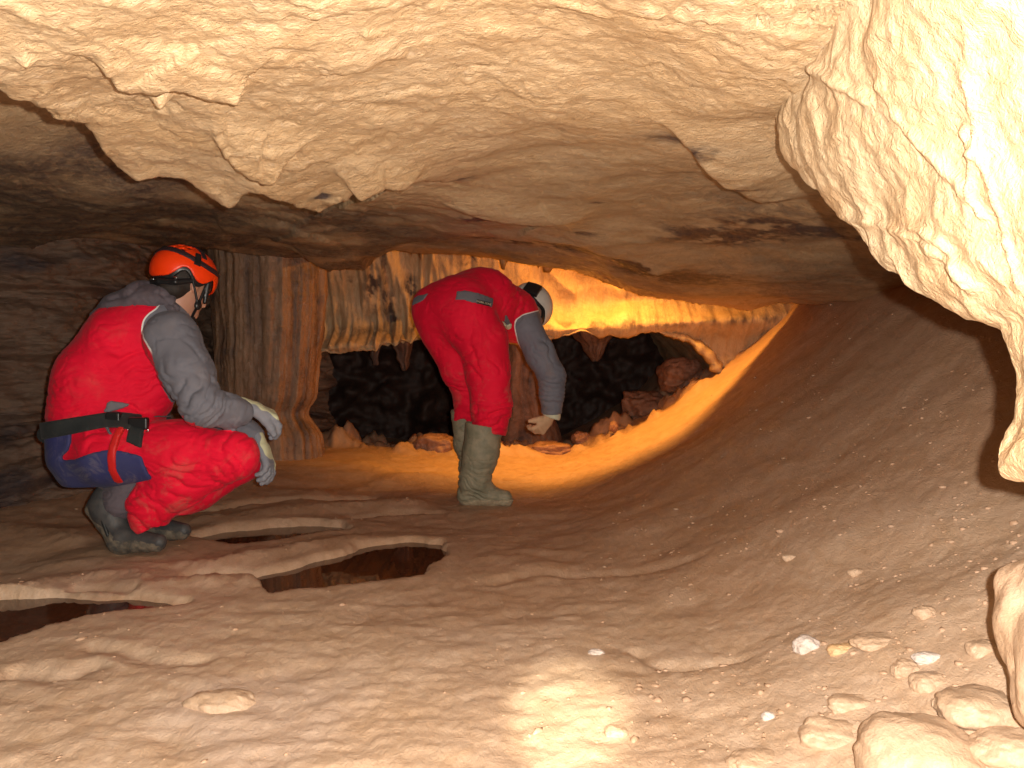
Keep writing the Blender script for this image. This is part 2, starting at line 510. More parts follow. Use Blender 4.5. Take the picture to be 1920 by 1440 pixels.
for px, py, r, sx, k in [(1360, 425, .16, 1.6, 1.3), (1260, 475, .22, 1.5, 1.2), (1160, 463, .09, 2.6, 1.8), (1480, 405, .14, 2.4, 1.0), (925, 420, .06, 2.5, 1.3), (1290, 235, .05, 2.0, .9), (1380, 300, .035, 2.2, 1.0), (1450, 335, .05, 1.5, .9),
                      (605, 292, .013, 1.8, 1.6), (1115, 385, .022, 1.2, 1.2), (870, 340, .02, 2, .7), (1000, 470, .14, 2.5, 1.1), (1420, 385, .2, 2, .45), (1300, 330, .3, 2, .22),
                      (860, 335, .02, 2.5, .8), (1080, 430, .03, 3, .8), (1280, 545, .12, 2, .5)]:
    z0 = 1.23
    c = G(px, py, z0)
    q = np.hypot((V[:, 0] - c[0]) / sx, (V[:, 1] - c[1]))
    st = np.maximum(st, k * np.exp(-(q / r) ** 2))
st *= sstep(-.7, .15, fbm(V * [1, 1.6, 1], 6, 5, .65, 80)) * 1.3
for px, py, r, sx, k in [(1150, 500, .75, 1.7, .42), (1500, 470, .6, 1.3, .40), (1350, 360, .35, 1.3, .25)]:  # wide, soft darkening of the roof around the front lip
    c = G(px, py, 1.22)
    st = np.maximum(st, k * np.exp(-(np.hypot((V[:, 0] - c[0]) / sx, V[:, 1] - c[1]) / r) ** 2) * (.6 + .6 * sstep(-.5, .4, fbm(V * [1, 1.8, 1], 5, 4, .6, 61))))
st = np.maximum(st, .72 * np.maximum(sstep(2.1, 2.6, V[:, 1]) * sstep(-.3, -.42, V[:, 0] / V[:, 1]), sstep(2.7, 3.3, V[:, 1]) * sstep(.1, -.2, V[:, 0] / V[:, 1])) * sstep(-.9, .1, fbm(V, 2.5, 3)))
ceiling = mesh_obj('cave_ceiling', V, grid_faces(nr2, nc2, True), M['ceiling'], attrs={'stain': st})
tag(ceiling, 'low tan limestone cave ceiling with hanging lips', kind='structure')

# ---- generic lofted rock sheet --------------------------------------------
def sheet(name, PTS, mat, disp, label, stain=None, flip=False, kind='structure'):
    nr, nc = PTS.shape[:2]
    V = PTS.reshape(-1, 3).astype(float)
    Fq = grid_faces(nr, nc, flip)
    N = vnormals(V, Fq)
    V = V + N * disp(V, N)[:, None]
    o = mesh_obj(name, V, Fq, mat, attrs={'stain': np.zeros(len(V)) if stain is None else stain(V)})
    tag(o, label, kind=kind)
    return o

# ---- right ledge: a big hanging limb of rock close to the camera
rim_r = [(1340, -200, 1.38), (1385, -40, 1.45), (1425, 60, 1.50), (1450, 170, 1.53), (1454, 245, 1.49), (1480, 308, 1.44), (1525, 365, 1.37), (1600, 422, 1.28), (1650, 490, 1.21), (1715, 545, 1.14), (1790, 590, 1.07),
         (1868, 612, 1.0), (1886, 650, .98), (1906, 700, .96), (1904, 755, .95), (1884, 815, .94), (1868, 852, .93), (1884, 888, .92), (1922, 906, .91), (2000, 916, .88), (2120, 925, .84), (2400, 930, .78)]
end_r = [(1500, -700, .55), (1700, -700, .52), (1900, -650, .52), (2100, -600, .52), (2200, -500, .5), (2300, -400, .5), (2400, -300, .5), (2450, -200, .5), (2500, -50, .5), (2550, 100, .5), (2600, 200, .5),
         (2650, 350, .5), (2700, 450, .5), (2700, 550, .5), (2700, 650, .5), (2700, 720, .5), (2700, 780, .5), (2700, 830, .5), (2700, 860, .5), (2750, 890, .5), (2800, 910, .5), (2850, 925, .5)]
R0 = smooth_pts([P(*q) for q in rim_r], 22)
E0 = smooth_pts([P(*q) for q in end_r], 22)
dirn = (CAM - R0); dirn /= np.linalg.norm(dirn, axis=1, keepdims=True)
C0 = R0 + dirn * 0.09 + (E0 - R0) * 0.04
C1 = R0 + (E0 - R0) * 0.45 + dirn * .10
B0 = R0 - dirn * 0.10 + (E0 - R0) * 0.03
B1 = R0 - dirn * 0.45 + np.array([0.9, 0.1, .25])
rows = []
tb = np.linspace(1, 0, 46, endpoint=False)
for tq in tb:
    rows.append((1 - tq) ** 2 * R0 + 2 * tq * (1 - tq) * B0 + tq ** 2 * B1)
tf = np.linspace(0, 1, 330) ** 1.25
for tq in tf:
    rows.append((1 - tq) ** 3 * R0 + 3 * tq * (1 - tq) ** 2 * C0 + 3 * tq ** 2 * (1 - tq) * C1 + tq ** 3 * E0)
PT = np.array(rows)
crk = [([(1795, 110), (1822, 170), (1832, 250), (1850, 320), (1872, 420), (1880, 470), (1930, 560)], .006, 6), ([(1800, 230), (1830, 290), (1822, 360), (1840, 420)], .008, 6), ([(1460, 40), (1490, 100), (1560, 150), (1640, 200)], .010, 9),
       ([(1560, 400), (1700, 440), (1790, 500), (1850, 560)], .006, 8), ([(1640, 140), (1700, 240), (1790, 330), (1830, 400)], .006, 8), ([(1700, 420), (1770, 460), (1830, 560)], .006, 6)]
def disp_r(V, N):
    a = np.abs(fbm(V, 7.5, 3, .5, 11)); b = fbm(V, 24, 4, .55, 12); c = np.abs(fbm(V, 16, 2, .5, 14))
    dd =   .014 * (a - .25) + .0026 * b + .003 * (c - .2)
    r = V - CAM
    dep = np.maximum(r[:, 1] * math.cos(TH) - r[:, 2] * math.sin(TH), .05)
    px = 960 + F * r[:, 0] / dep
    py = 720 - F * (r[:, 2] * math.cos(TH) + r[:, 1] * math.sin(TH)) / dep
    front = np.repeat(np.arange(PT.shape[0]) >= 46, PT.shape[1])
    for pts, h, wd in crk:
        q, sg, t = polyline_sd(px, py, smooth_pts(pts, 4))
        dd -= front * h * np.exp(-(np.maximum(q + 5 * b, 0) / wd) ** 2) * sstep(0, .1, t) * sstep(1, .9, t)
        dd += front * .15 * h * np.exp(-((q - 25 * sg.clip(0, 1)) / 22) ** 2) * (sg > 0) * sstep(0, .1, t) * sstep(1, .9, t)
    return dd
ledge = sheet('rock_ledge', PT, M['ledge'], disp_r, 'large pale rock ledge hanging down the right side of the passage', flip=True)

# ---- left wall ----------------------------------------------------
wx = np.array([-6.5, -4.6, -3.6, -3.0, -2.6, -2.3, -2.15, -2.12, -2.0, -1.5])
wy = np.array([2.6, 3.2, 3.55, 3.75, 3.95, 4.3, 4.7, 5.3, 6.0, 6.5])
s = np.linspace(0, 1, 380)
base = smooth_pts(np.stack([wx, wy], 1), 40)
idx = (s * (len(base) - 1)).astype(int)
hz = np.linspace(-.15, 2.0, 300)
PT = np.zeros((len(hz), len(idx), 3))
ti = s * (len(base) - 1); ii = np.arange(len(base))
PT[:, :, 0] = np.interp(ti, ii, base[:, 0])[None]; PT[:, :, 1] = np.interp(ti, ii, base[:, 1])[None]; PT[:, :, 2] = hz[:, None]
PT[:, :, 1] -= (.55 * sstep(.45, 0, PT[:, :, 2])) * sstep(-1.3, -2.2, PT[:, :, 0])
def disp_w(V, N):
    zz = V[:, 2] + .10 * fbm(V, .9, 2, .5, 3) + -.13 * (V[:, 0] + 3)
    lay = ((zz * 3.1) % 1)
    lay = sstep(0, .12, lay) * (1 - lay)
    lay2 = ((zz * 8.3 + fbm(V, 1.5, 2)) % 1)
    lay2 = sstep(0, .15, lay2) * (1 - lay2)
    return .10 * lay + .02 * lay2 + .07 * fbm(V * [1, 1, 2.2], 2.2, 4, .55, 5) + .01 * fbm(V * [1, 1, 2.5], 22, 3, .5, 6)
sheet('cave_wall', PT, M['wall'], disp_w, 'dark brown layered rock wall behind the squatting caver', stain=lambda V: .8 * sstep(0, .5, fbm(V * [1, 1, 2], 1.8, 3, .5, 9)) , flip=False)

# ---- back wall: fluted flowstone lit by the lamp, undercut below -----------
ex = np.array([-2.4, 560, 600, 700, 760, 870, 1000, 1050, 1150, 1220, 1290, 1325, 1360, 1420, 2000])
ey = np.array([668, 668, 670, 662, 648, 642, 642, 634, 628, 622, 640, 668, 720, 800, 900])
DB = 5.75
bx = np.linspace(-2.3, 3.4, 620)
pxs = 960 + bx / DB * F
ez = .7 - (np.interp(pxs, ex[1:], ey[1:]) - 680) / F * (DB - .12)
nv = 260
tv = np.linspace(0, 1, nv)
PT = np.zeros((nv + 60, len(bx), 3))
ez0 = .7 - (np.interp(pxs, [600, 700, 870, 1150, 1330, 1500], [668, 660, 640, 626, 615, 608]) - 680) / F * (DB - .12)
for i, tq in enumerate(tv):
    z = 2.75 + (ez - 2.75) * tq
    PT[i, :, 0] = bx
    PT[i, :, 2] = z
    h = z - ez0
    PT[i, :, 1] = DB - .13 * np.exp(-((z - ez0 - .05) / .09) ** 2) - .25 * sstep(.35, .9, h) + .04 * np.exp(-((h - .24) / .07) ** 2)
for k in range(60):
    tq = (k + 1) / 60
    PT[nv + k, :, 0] = bx
    PT[nv + k, :, 1] = DB - .13 * math.exp(-(.05 / .09) ** 2) + 3.0 * tq ** 1.3
    PT[nv + k, :, 2] = ez + .10 * math.sin(min(tq * 6, 1.57)) + .10 * tq
fold_px = np.linspace(0, 1, 1)
def disp_b(V, N):
    px = 960 + V[:, 0] / V[:, 1] * F
    up = sstep(ez.mean() + .13, ez.mean() + .25, V[:, 2])
    fl = np.abs(fbm(V * [1, 0, .10], 9, 2, .5, 21.3))
    fl2 = np.abs(fbm(V * [1, 0, .12], 24, 2, .5, 23.3))
    flz = np.exp(-((px - 720) / 150) ** 2)
    dz = V[:, 2] * .45 + V[:, 0]
    sw = np.abs(np.sin(dz * 13 + 2 * fbm(V, 1.5, 2))) * np.exp(-((px - 1080) / 110) ** 2)
    lw = (1 - up) * (.030 * np.abs(fbm(V * [1, 1, 1.2], 7, 3, .5, 25)) + .005 * fbm(V, 30, 3))
    return up * (.085 * (fl - .2) * (.25 + flz) + .018 * (fl2 - .2) * (.4 + flz) + .03 * sw) + lw + .05 * fbm(V * [1, 1, .6], 2, 3, .5, 27)
def stain_b(V):
    px = 960 + V[:, 0] / V[:, 1] * F
    py = 680 - (V[:, 2] - .7) / V[:, 1] * F
    s = np.zeros(len(V))
    for a, b, ra, rb, k in [(700, 540, 16, 40, 1.1), (735, 585, 8, 40, .9), (770, 540, 12, 22, 1.4), (722, 555, 6, 40, 1), (880, 490, 16, 20, 1.1), (655, 520, 8, 18, .6), (740, 600, 6, 10, 1.2)]:
        s = np.maximum(s, k * np.exp(-((px - a) / ra) ** 2 - ((py - b) / rb) ** 2))
    strk = .7 * sstep(.36, .6, fbm(V * [1, 0, .12], 12, 3, .6, 91.3)) * np.exp(-((px - 740) / 110) ** 2) * sstep(650, 600, py)
    low = .6 * np.exp(-((py - (612 - (px - 1000) * .03)) / 9) ** 2) * sstep(-.1, .25, fbm(V, 9, 3, .6, 95))
    return np.maximum(np.maximum(s * sstep(-.5, .3, fbm(V, 14, 3, .6, 4)) * 1.2, strk), low)
sheet('flowstone_wall', PT, M['back'], disp_b, 'fluted flowstone wall glowing orange above the dark recess', stain=stain_b, flip=False)

# ---- recess: back of the low dark passage
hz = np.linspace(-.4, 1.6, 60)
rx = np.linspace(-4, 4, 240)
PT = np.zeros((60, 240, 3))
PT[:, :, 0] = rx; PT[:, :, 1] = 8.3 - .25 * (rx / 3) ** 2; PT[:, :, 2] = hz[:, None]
sheet('recess_wall', PT, M['shaded_recess'], lambda V, N: .35 * np.abs(fbm(V, 1.6, 4, .55, 33)) + .05 * fbm(V, 9, 3), 'rough rock at the back of the low recess, coloured for deep shade')

# ---- columns -------------------------------------------------------
def column(name, label, prof, d, flute, mat, seed, amp, kind_group=None, nseg=260, nz=300, squash=1.0):
    """prof: (pixel y, centre x, half width) seen at distance d"""
    prof = sorted(prof)
    ys = np.array([q[0] for q in prof]); cx = np.array([q[1] for q in prof]); hw = np.array([q[2] for q in prof])
    py = np.linspace(ys[0], ys[-1], nz)
    fine = smooth_pts(np.stack([ys, cx, hw], 1), 12)
    c = np.interp(py, fine[:, 0], fine[:, 1]); r = np.interp(py, fine[:, 0], fine[:, 2])
    a = np.linspace(0, 2 * math.pi, nseg + 1)
    A, R = np.meshgrid(a, r / F * d)
    C = ((c - 960) / F * d)[:, None]
    z = .7 - (py - 680) / F * d
    V = np.stack([C + R * np.cos(A), d + R * np.sin(A) * squash, np.repeat(z[:, None], nseg + 1, 1)], -1).reshape(-1, 3)
    Q = np.stack([np.cos(A) * 1.1 * flute, np.sin(A) * 1.1 * flute, np.repeat(z[:, None], nseg + 1, 1) * .55 + seed], -1).reshape(-1, 3)
    Q2 = np.stack([np.cos(A) * flute * 3, np.sin(A) * flute * 3, np.repeat(z[:, None], nseg + 1, 1) * 1.1 + seed], -1).reshape(-1, 3)
    f1 = np.abs(perlin(Q)); f2 = np.abs(perlin(Q2)); n = fbm(V, 6, 3, .5, seed); n2 = fbm(V * [1, 1, .6], 30, 3, .5, seed)
    off = amp * (1.1 * (f1 - .3) + .5 * (f2 - .3)) + .25 * amp * n + .004 * n2
    V[:, 0] += off * np.cos(A).ravel(); V[:, 1] += off * np.sin(A).ravel()
    st = .5 * sstep(.30, .05, f1) * sstep(-.4, .4, fbm(V * [1, 1, .3], 5, 3, .5, seed)) + .3 * sstep(0, .5, n)  # darker along the flute grooves, plus random patches
    o = mesh_obj(name, V, grid_faces(nz, nseg + 1, True), mat, attrs={'stain': st})
    tag(o, label, 'rock column', kind_group)
    return o
column('flowstone_column', 'wide fluted brown flowstone column to the right of the squatting caver',
       [(400, 500, 112), (450, 502, 108), (500, 505, 106), (560, 505, 106), (620, 505, 101), (680, 502, 98), (740, 500, 93), (772, 495, 82), (792, 497, 88), (815, 500, 100), (850, 500, 104), (900, 500, 112)],
       5.35, 3.2, M['column'], 3.1, .042, squash=.8)
column('thin_rock_column', 'reddish lumpy rock column seen between the legs and hanging arm of the bending caver',
       [(600, 985, 60), (660, 985, 42), (720, 978, 34), (770, 985, 44), (810, 985, 62), (850, 985, 75)],
       6.6, 1.6, M['recess'], 8.3, .05, nseg=120, nz=140)
# stumpy stalactites hanging in the dark recess
for k, (a, b, hw, L, d, lab) in enumerate([(755, 640, 20, 55, 6.5, 'short reddish stalactite hanging left of the bending caver in the recess'),
                                    (1112, 630, 34, 48, 6.6, 'broad reddish stalactite stump hanging right of the arm of the bending caver'),
                                    (700, 640, 13, 45, 6.9, 'small dark stalactite hanging near the left side of the recess')]):
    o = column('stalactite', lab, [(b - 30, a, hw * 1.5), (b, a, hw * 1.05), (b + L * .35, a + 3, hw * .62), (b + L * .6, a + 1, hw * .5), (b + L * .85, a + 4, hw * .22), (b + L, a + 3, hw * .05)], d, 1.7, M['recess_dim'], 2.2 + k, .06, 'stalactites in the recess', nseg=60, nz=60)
    o['category'] = 'stalactite'

# ---- loose stones ---------------------------------------------------
def stone(px, py, rx, rz, d, label, mat, seed, cat='stone', ry=None, sink=.35, rot=0.0, group='stones on the cave floor', sub=5, amp=.16, z=None):
    import bmesh
    bm = bmesh.new()
    bmesh.ops.create_icosphere(bm, subdivisions=sub, radius=1)
    V = np.array([v.co[:] for v in bm.verts]); Fq = np.array([[v.index for v in f.verts] for f in bm.faces])
    bm.free()
    n = fbm(V, 1.1, 3, .5, seed * 3.7)
    V = V * (1 + amp * n + .03 * fbm(V, 5, 3, .5, seed))[:, None]
    V = np.sign(V) * np.abs(V) ** .9
    V *= np.array([rx, ry or rx * .8, rz])
    c, s_ = math.cos(rot), math.sin(rot)
    V = V @ np.array([[c, -s_, 0], [s_, c, 0], [0, 0, 1]]).T
    if d is None:
        # rest it where the ray through this pixel meets the floor
        best = None
        for dd in np.linspace(1.0, 6, 900):
            q = P(px, py, dd)
            if q[2] <= floor_at(q[0], q[1]):
                break
        pos = np.array([q[0], q[1], floor_at(q[0], q[1]) + rz * (1 - 2 * sink)])
    else:
        pos = P(px, py, d)
    o = mesh_obj('stone', V, Fq, mat, attrs={'stain': np.zeros(len(V))})
    o.location = pos
    tag(o, label, cat, group)
    return o
M['stone'] = rock_mat('stone_tan', (0.52, 0.365, 0.245), (0.56, 0.405, 0.28), (0.46, 0.31, 0.195), bumps=(.3, .35, .4))
M['stone_white'] = rock_mat('stone_white', (0.6, 0.52, 0.46), (0.7, 0.64, 0.6), (0.5, 0.38, 0.3), bumps=(.3, .3, .4), pale=(.85, .82, .8))
M['stone_orange'] = rock_mat('stone_orange', (0.62, 0.40, 0.2), (0.66, 0.45, 0.25), (0.52, 0.33, 0.18), bumps=(.3, .3, .4))
ST = [
    (1725, 1440, .095, .075, 1.22, 'large smooth tan boulder at the bottom edge right of the light spot', 'stone', 1, .09),
    (2045, 1215, .112, .140, 1.10, 'upright rounded rock cut off by the right edge below the ledge', 'stone', 2, .12),
    (1240, 1360, .055, .018, None, 'flat stone half sunk in mud right of the light spot', 'stone', 3, .035),
    (1275, 1395, .062, .028, None, 'second flat stone', 'stone', 4, .045),
    (1585, 1216, .034, .017, None, 'oval orange pebble beside the white pebble', 'stone_orange', 5, .022),
    (1512, 1213, .028, .022, None, 'white and grey striped pebble left of the oval orange pebble', 'stone_white', 6, .025),
    (1118, 1226, .020, .010, None, 'small bright white pebble alone above the light spot', 'stone_white', 7, .014),
    (1740, 1238, .026, .012, None, 'blue grey flat pebble among the stones near the right edge', 'stone_white', 8, .018),
    (1745, 1275, .036, .022, None, 'rounded tan stone just below the blue grey flat pebble', 'stone', 9, .03),
    (1700, 1258, .026, .018, None, 'tan pebble left of the blue grey flat pebble', 'stone', 10, .02),
    (1600, 1318, .048, .020, None, 'long tan stone left of the large boulder', 'stone', 11, .03),
    (1560, 1372, .055, .028, None, 'tan stone in front of the long stone by the boulder', 'stone', 12, .045),
    (1780, 1325, .030, .014, None, 'narrow tan stone standing behind the large boulder', 'stone', 13, .015),
    (1850, 1215, .034, .020, None, 'low tan stone touching the foot of the upright rock', 'stone', 14, .03),
    (1735, 1152, .022, .016, None, 'round pebble on the bank above the cluster of stones', 'stone', 15, .02),
    (1605, 1075, .020, .012, None, 'small pale pinkish stone high on the mud bank', 'stone', 16, .014),
    (1440, 1345, .012, .010, None, 'tiny pale pebble left of the flat stones by the boulder', 'stone_white', 17, .012),
    (1480, 1048, .022, .010, None, 'flat pale stone in the middle of the mud bank', 'stone', 18, .012),
    (415, 1318, .075, .035, None, 'pointed flat slab of rock on the pale floor below the pools', 'stone', 19, .05),
    (1850, 1320, .075, .035, None, 'broad low stone behind the large boulder at the right edge', 'stone', 20, .06),
    (1420, 1425, .05, .018, None, 'low flat stone at the bottom edge left of the large boulder', 'stone', 21, .035),
    (1155, 1375, .022, .012, None, 'small stone at the right rim of the light spot', 'stone', 22, .02),
]
for q in ST:
    px, py, rx, rz, d, lab, mt, sd, ry = q
    if sd == 3: lab, px, py = 'oval flat stone up the slope from the boulder with a thin dark outline', 1650, 1200; 
    if sd == 4: lab, px, py = 'low tan stone at the bottom right corner', 1900, 1400
    stone(px, py, rx, rz, d, lab, M[mt], sd, ry=ry, cat='pebble' if rx < .035 else ('boulder' if d else 'stone'), amp=(.24 if sd == 2 else .12) if d else .2, sink=.72 if rx > .03 else .5)
# fine gravel and clay crumbs strewn over the mud
def gravel(n, seed):
    import bmesh
    bm = bmesh.new(); bmesh.ops.create_icosphere(bm, subdivisions=1, radius=1)
    b0 = np.array([v.co[:] for v in bm.verts]); f0 = np.array([[v.index for v in f.verts] for f in bm.faces]); bm.free()
    r = np.random.RandomState(seed)
    gx, gy, gz = X[:, 0], Y[:, 0], Z
    d = 1.15 * (5.2 / 1.15) ** (r.rand(n * 3) ** 1.1)
    u = r.uniform(-.75, .8, n * 3)
    keep = r.rand(n * 3) < np.clip(.25 + .9 * sstep(-.2, .5, u) , 0, 1)
    pts = np.stack([u * d, d], 1)[keep]
    dmin = np.minimum.reduce([poly_sd(pts[:, 0], pts[:, 1], q) for q in pools])
    pts = pts[dmin > .02][:n]
    cl = fbm(np.c_[pts, np.zeros(len(pts))], 2.2, 3, .5, 71)
    pts = pts[cl > -.25]
    VV, FF = [], []
    row = np.clip(np.round(np.log(pts[:, 1] / .35) / math.log(1.0062)).astype(int), 0, nr - 1)
    for k in range(len(pts)):
        x, y = pts[k]
        j = int(np.argmin(np.abs(X[row[k]] - x)))
        sz = min(.0016 + r.exponential(.0017) * (1 + .4 * (x > .2)), .011)
        v = b0 * (1 + .35 * r.randn(len(b0), 1).clip(-1, 1) * .6) * [sz * r.uniform(.8, 1.6), sz * r.uniform(.7, 1.2), sz * r.uniform(.4, .8)]
        a = r.uniform(0, 6.28); c, s_ = math.cos(a), math.sin(a)
        v = v @ np.array([[c, -s_, 0], [s_, c, 0], [0, 0, 1]]).T + [x, y, Z[row[k], j] - sz * .12]
        FF.append(f0 + len(b0) * k); VV.append(v)
    VV = np.concatenate(VV); FF = np.concatenate(FF)
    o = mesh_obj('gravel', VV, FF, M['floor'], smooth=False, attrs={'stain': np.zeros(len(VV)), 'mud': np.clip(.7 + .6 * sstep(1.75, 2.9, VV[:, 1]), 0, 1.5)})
    tag(o, 'fine gravel and clay crumbs strewn over the cave floor', 'gravel', kind='stuff')
gravel(2800, 5)
# rubble blocks beyond the lit strip
for k, (a, b, rx, rz, d, lab) in enumerate([(815, 835, .15, .09, 5.9, 'pinkish rubble block behind the boots of the bending caver'), (1030, 845, .17, .07, 6.0, 'pinkish low block below the hand of the bending caver'),
                                      (1090, 822, .07, .05, 6.1, 'small pink lump right of the hand of the bending caver'), (1150, 800, .03, .04, 5.9, 'tiny bright knob on the rim of the lit strip'),
                                      (1205, 760, .16, .12, 6.3, 'lumpy pink boulder at the right side of the recess'), (1280, 705, .17, .13, 6.1, 'upper lumpy pink boulder on the slope by the recess'), (735, 850, .08, .03, 5.8, 'flat pinkish rubble block left of the boots')]):
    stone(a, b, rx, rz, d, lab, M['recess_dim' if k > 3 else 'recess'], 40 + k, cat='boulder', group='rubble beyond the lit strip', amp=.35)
# ================================================================ figures: signed-distance bodies meshed with surface nets
class Vol:
    def __init__(s, lo, hi, res):
        s.lo = np.array(lo, float); s.res = res
        s.n = np.ceil((np.array(hi) - s.lo) / res).astype(int) + 1
        s.f = np.full(s.n, 0.3, np.float32)
        s.ax = [(s.lo[i] + res * np.arange(s.n[i])).astype(np.float32) for i in range(3)]
    def like(s, f):
        v = Vol.__new__(Vol); v.__dict__.update(s.__dict__); v.f = f; return v
    def _box(s, lo, hi):
        a = np.clip(np.floor((lo - s.lo) / s.res).astype(int), 0, s.n)
        b = np.clip(np.ceil((hi - s.lo) / s.res).astype(int) + 1, 0, s.n)
        sl = tuple(slice(a[i], b[i]) for i in range(3))
        return sl, s.ax[0][sl[0]][:, None, None], s.ax[1][sl[1]][None, :, None], s.ax[2][sl[2]][None, None, :]
    def _join(s, sl, d, k, op):
        f = s.f[sl]
        if op == 'sub':
            d = -d
            h = np.clip(.5 - .5 * (f - d) / k, 0, 1)
            # smooth max
            s.f[sl] = f * (1 - h) + d * h + k * h * (1 - h)
        else:
            h = np.clip(.5 + .5 * (f - d) / k, 0, 1)
            s.f[sl] = f * (1 - h) + d * h - k * h * (1 - h)
    def cone(s, a, b, ra, rb=None, k=.02, flat=None, op='add'):
        rb = ra if rb is None else rb
        a = np.asarray(a, float); b = np.asarray(b, float)
        m = max(ra, rb) * (max(1, flat[1]) if flat else 1) + k + .05
        sl, X, Y, Z = s._box(np.minimum(a, b) - m, np.maximum(a, b) + m)
        if 0 in s.f[sl].shape: return s
        px, py, pz = X - a[0], Y - a[1], Z - a[2]
        e = b - a; sc = 1.0
        if flat:
            ax = np.asarray(flat[0], float); ax = ax / np.linalg.norm(ax)
            q = (px * ax[0] + py * ax[1] + pz * ax[2]) * (1 / flat[1] - 1)
            px = px + ax[0] * q; py = py + ax[1] * q; pz = pz + ax[2] * q
            e = e + ax * (e @ ax) * (1 / flat[1] - 1)
            sc = min(1.0, flat[1]) if flat[1] < 1 else 1.0
        t = np.clip((px * e[0] + py * e[1] + pz * e[2]) / max(e @ e, 1e-9), 0, 1)
        d = np.sqrt((px - t * e[0]) ** 2 + (py - t * e[1]) ** 2 + (pz - t * e[2]) ** 2) - (ra + (rb - ra) * t)
        s._join(sl, (d * sc).astype(np.float32), k, op)
        return s
    def chain(s, pts, rs, k=.02, flat=None, op='add'):
        for i in range(len(pts) - 1):
            s.cone(pts[i], pts[i + 1], rs[i], rs[i + 1], k, flat, op)
        return s
    def ell(s, c, r, axes=None, k=.02, op='add'):
        c = np.asarray(c, float); r = np.asarray(r, float)
        m = max(r) + k + .04
        sl, X, Y, Z = s._box(c - m, c + m)
        if 0 in s.f[sl].shape: return s
        p = (X - c[0], Y - c[1], Z - c[2])
        A = np.eye(3) if axes is None else np.asarray(axes, float)
        u = [(p[0] * A[i][0] + p[1] * A[i][1] + p[2] * A[i][2]) for i in range(3)]
        k0 = np.sqrt(sum((u[i] / r[i]) ** 2 for i in range(3)))
        k1 = np.sqrt(sum((u[i] / r[i] ** 2) ** 2 for i in range(3))) + 1e-6
        s._join(sl, (k0 * (k0 - 1) / k1).astype(np.float32), k, op)
        return s
    def extrude(s, poly, i=0, j=2):      # distance to a polygon drawn in plane (axis i, axis j), extruded along the third axis
        A, B = np.meshgrid(s.ax[i], s.ax[j], indexing='ij')
        d = poly_sd(A, B, poly).astype(np.float32)
        return d[:, None, :] if (i, j) == (0, 2) else (d[:, :, None] if (i, j) == (0, 1) else d[None])
    def half(s, p, n):                   # half space, positive on the side n points to
        n = np.asarray(n, float); n = n / np.linalg.norm(n)
        return ((s.ax[0][:, None, None] - p[0]) * n[0] + (s.ax[1][None, :, None] - p[1]) * n[1] + (s.ax[2][None, None, :] - p[2]) * n[2]).astype(np.float32)
    def mesh(s, relax=2):
        f = s.f
        ins = f < 0
        n = f.shape
        c = np.zeros(tuple(x - 1 for x in n), np.int8)
        for dx in (0, 1):
            for dy in (0, 1):
                for dz in (0, 1):
                    c += ins[dx:n[0] - 1 + dx, dy:n[1] - 1 + dy, dz:n[2] - 1 + dz]
        cell = np.argwhere((c > 0) & (c < 8))
        idm = np.full(c.shape, -1, np.int32)
        idm[tuple(cell.T)] = np.arange(len(cell))
        acc = np.zeros((len(cell), 3)); cnt = np.zeros(len(cell))
        off = np.array([[0, 0, 0], [1, 0, 0], [0, 1, 0], [1, 1, 0], [0, 0, 1], [1, 0, 1], [0, 1, 1], [1, 1, 1]])
        val = [f[tuple((cell + o).T)] for o in off]
        for a in range(8):
            for b in range(a + 1, 8):
                if np.abs(off[a] - off[b]).sum() != 1: continue
                va, vb = val[a], val[b]
                m = (va < 0) != (vb < 0)
                t = np.where(m, va / np.where(m, va - vb, 1), 0)
                acc += m[:, None] * (off[a] + t[:, None] * (off[b] - off[a]))
                cnt += m
        V = s.lo + (cell + acc / cnt[:, None]) * s.res
        quads = []
        for ax in range(3):
            sa = [slice(None)] * 3; sb = [slice(None)] * 3
            sa[ax] = slice(0, -1); sb[ax] = slice(1, None)
            A, B = ins[tuple(sa)], ins[tuple(sb)]
            e = np.argwhere(A != B)
            u, v = [(1, 2), (2, 0), (0, 1)][ax]
            e = e[(e[:, u] > 0) & (e[:, v] > 0) & (e[:, u] < n[u] - 1) & (e[:, v] < n[v] - 1)]
            du = np.zeros(3, int); du[u] = 1
            dv = np.zeros(3, int); dv[v] = 1
            q = np.stack([idm[tuple((e - du - dv).T)], idm[tuple((e - dv).T)], idm[tuple(e.T)], idm[tuple((e - du).T)]], 1)
            fl = A[tuple(e.T)]
            q = np.where(fl[:, None], q, q[:, ::-1])
            quads.append(q)
        Q = np.concatenate(quads)
        Q = Q[(Q >= 0).all(1)]
        for _ in range(relax):
            S = np.zeros_like(V); C = np.zeros(len(V))
            for i in range(4):
                for j in (i - 1, (i + 1) % 4):
                    for x in range(3):
                        S[:, x] += np.bincount(Q[:, i], V[Q[:, j], x], len(V))
                    C += np.bincount(Q[:, i], minlength=len(V))
            V = np.where(C[:, None] > 0, V * .5 + .5 * S / np.maximum(C, 1)[:, None], V)
        return V, Q

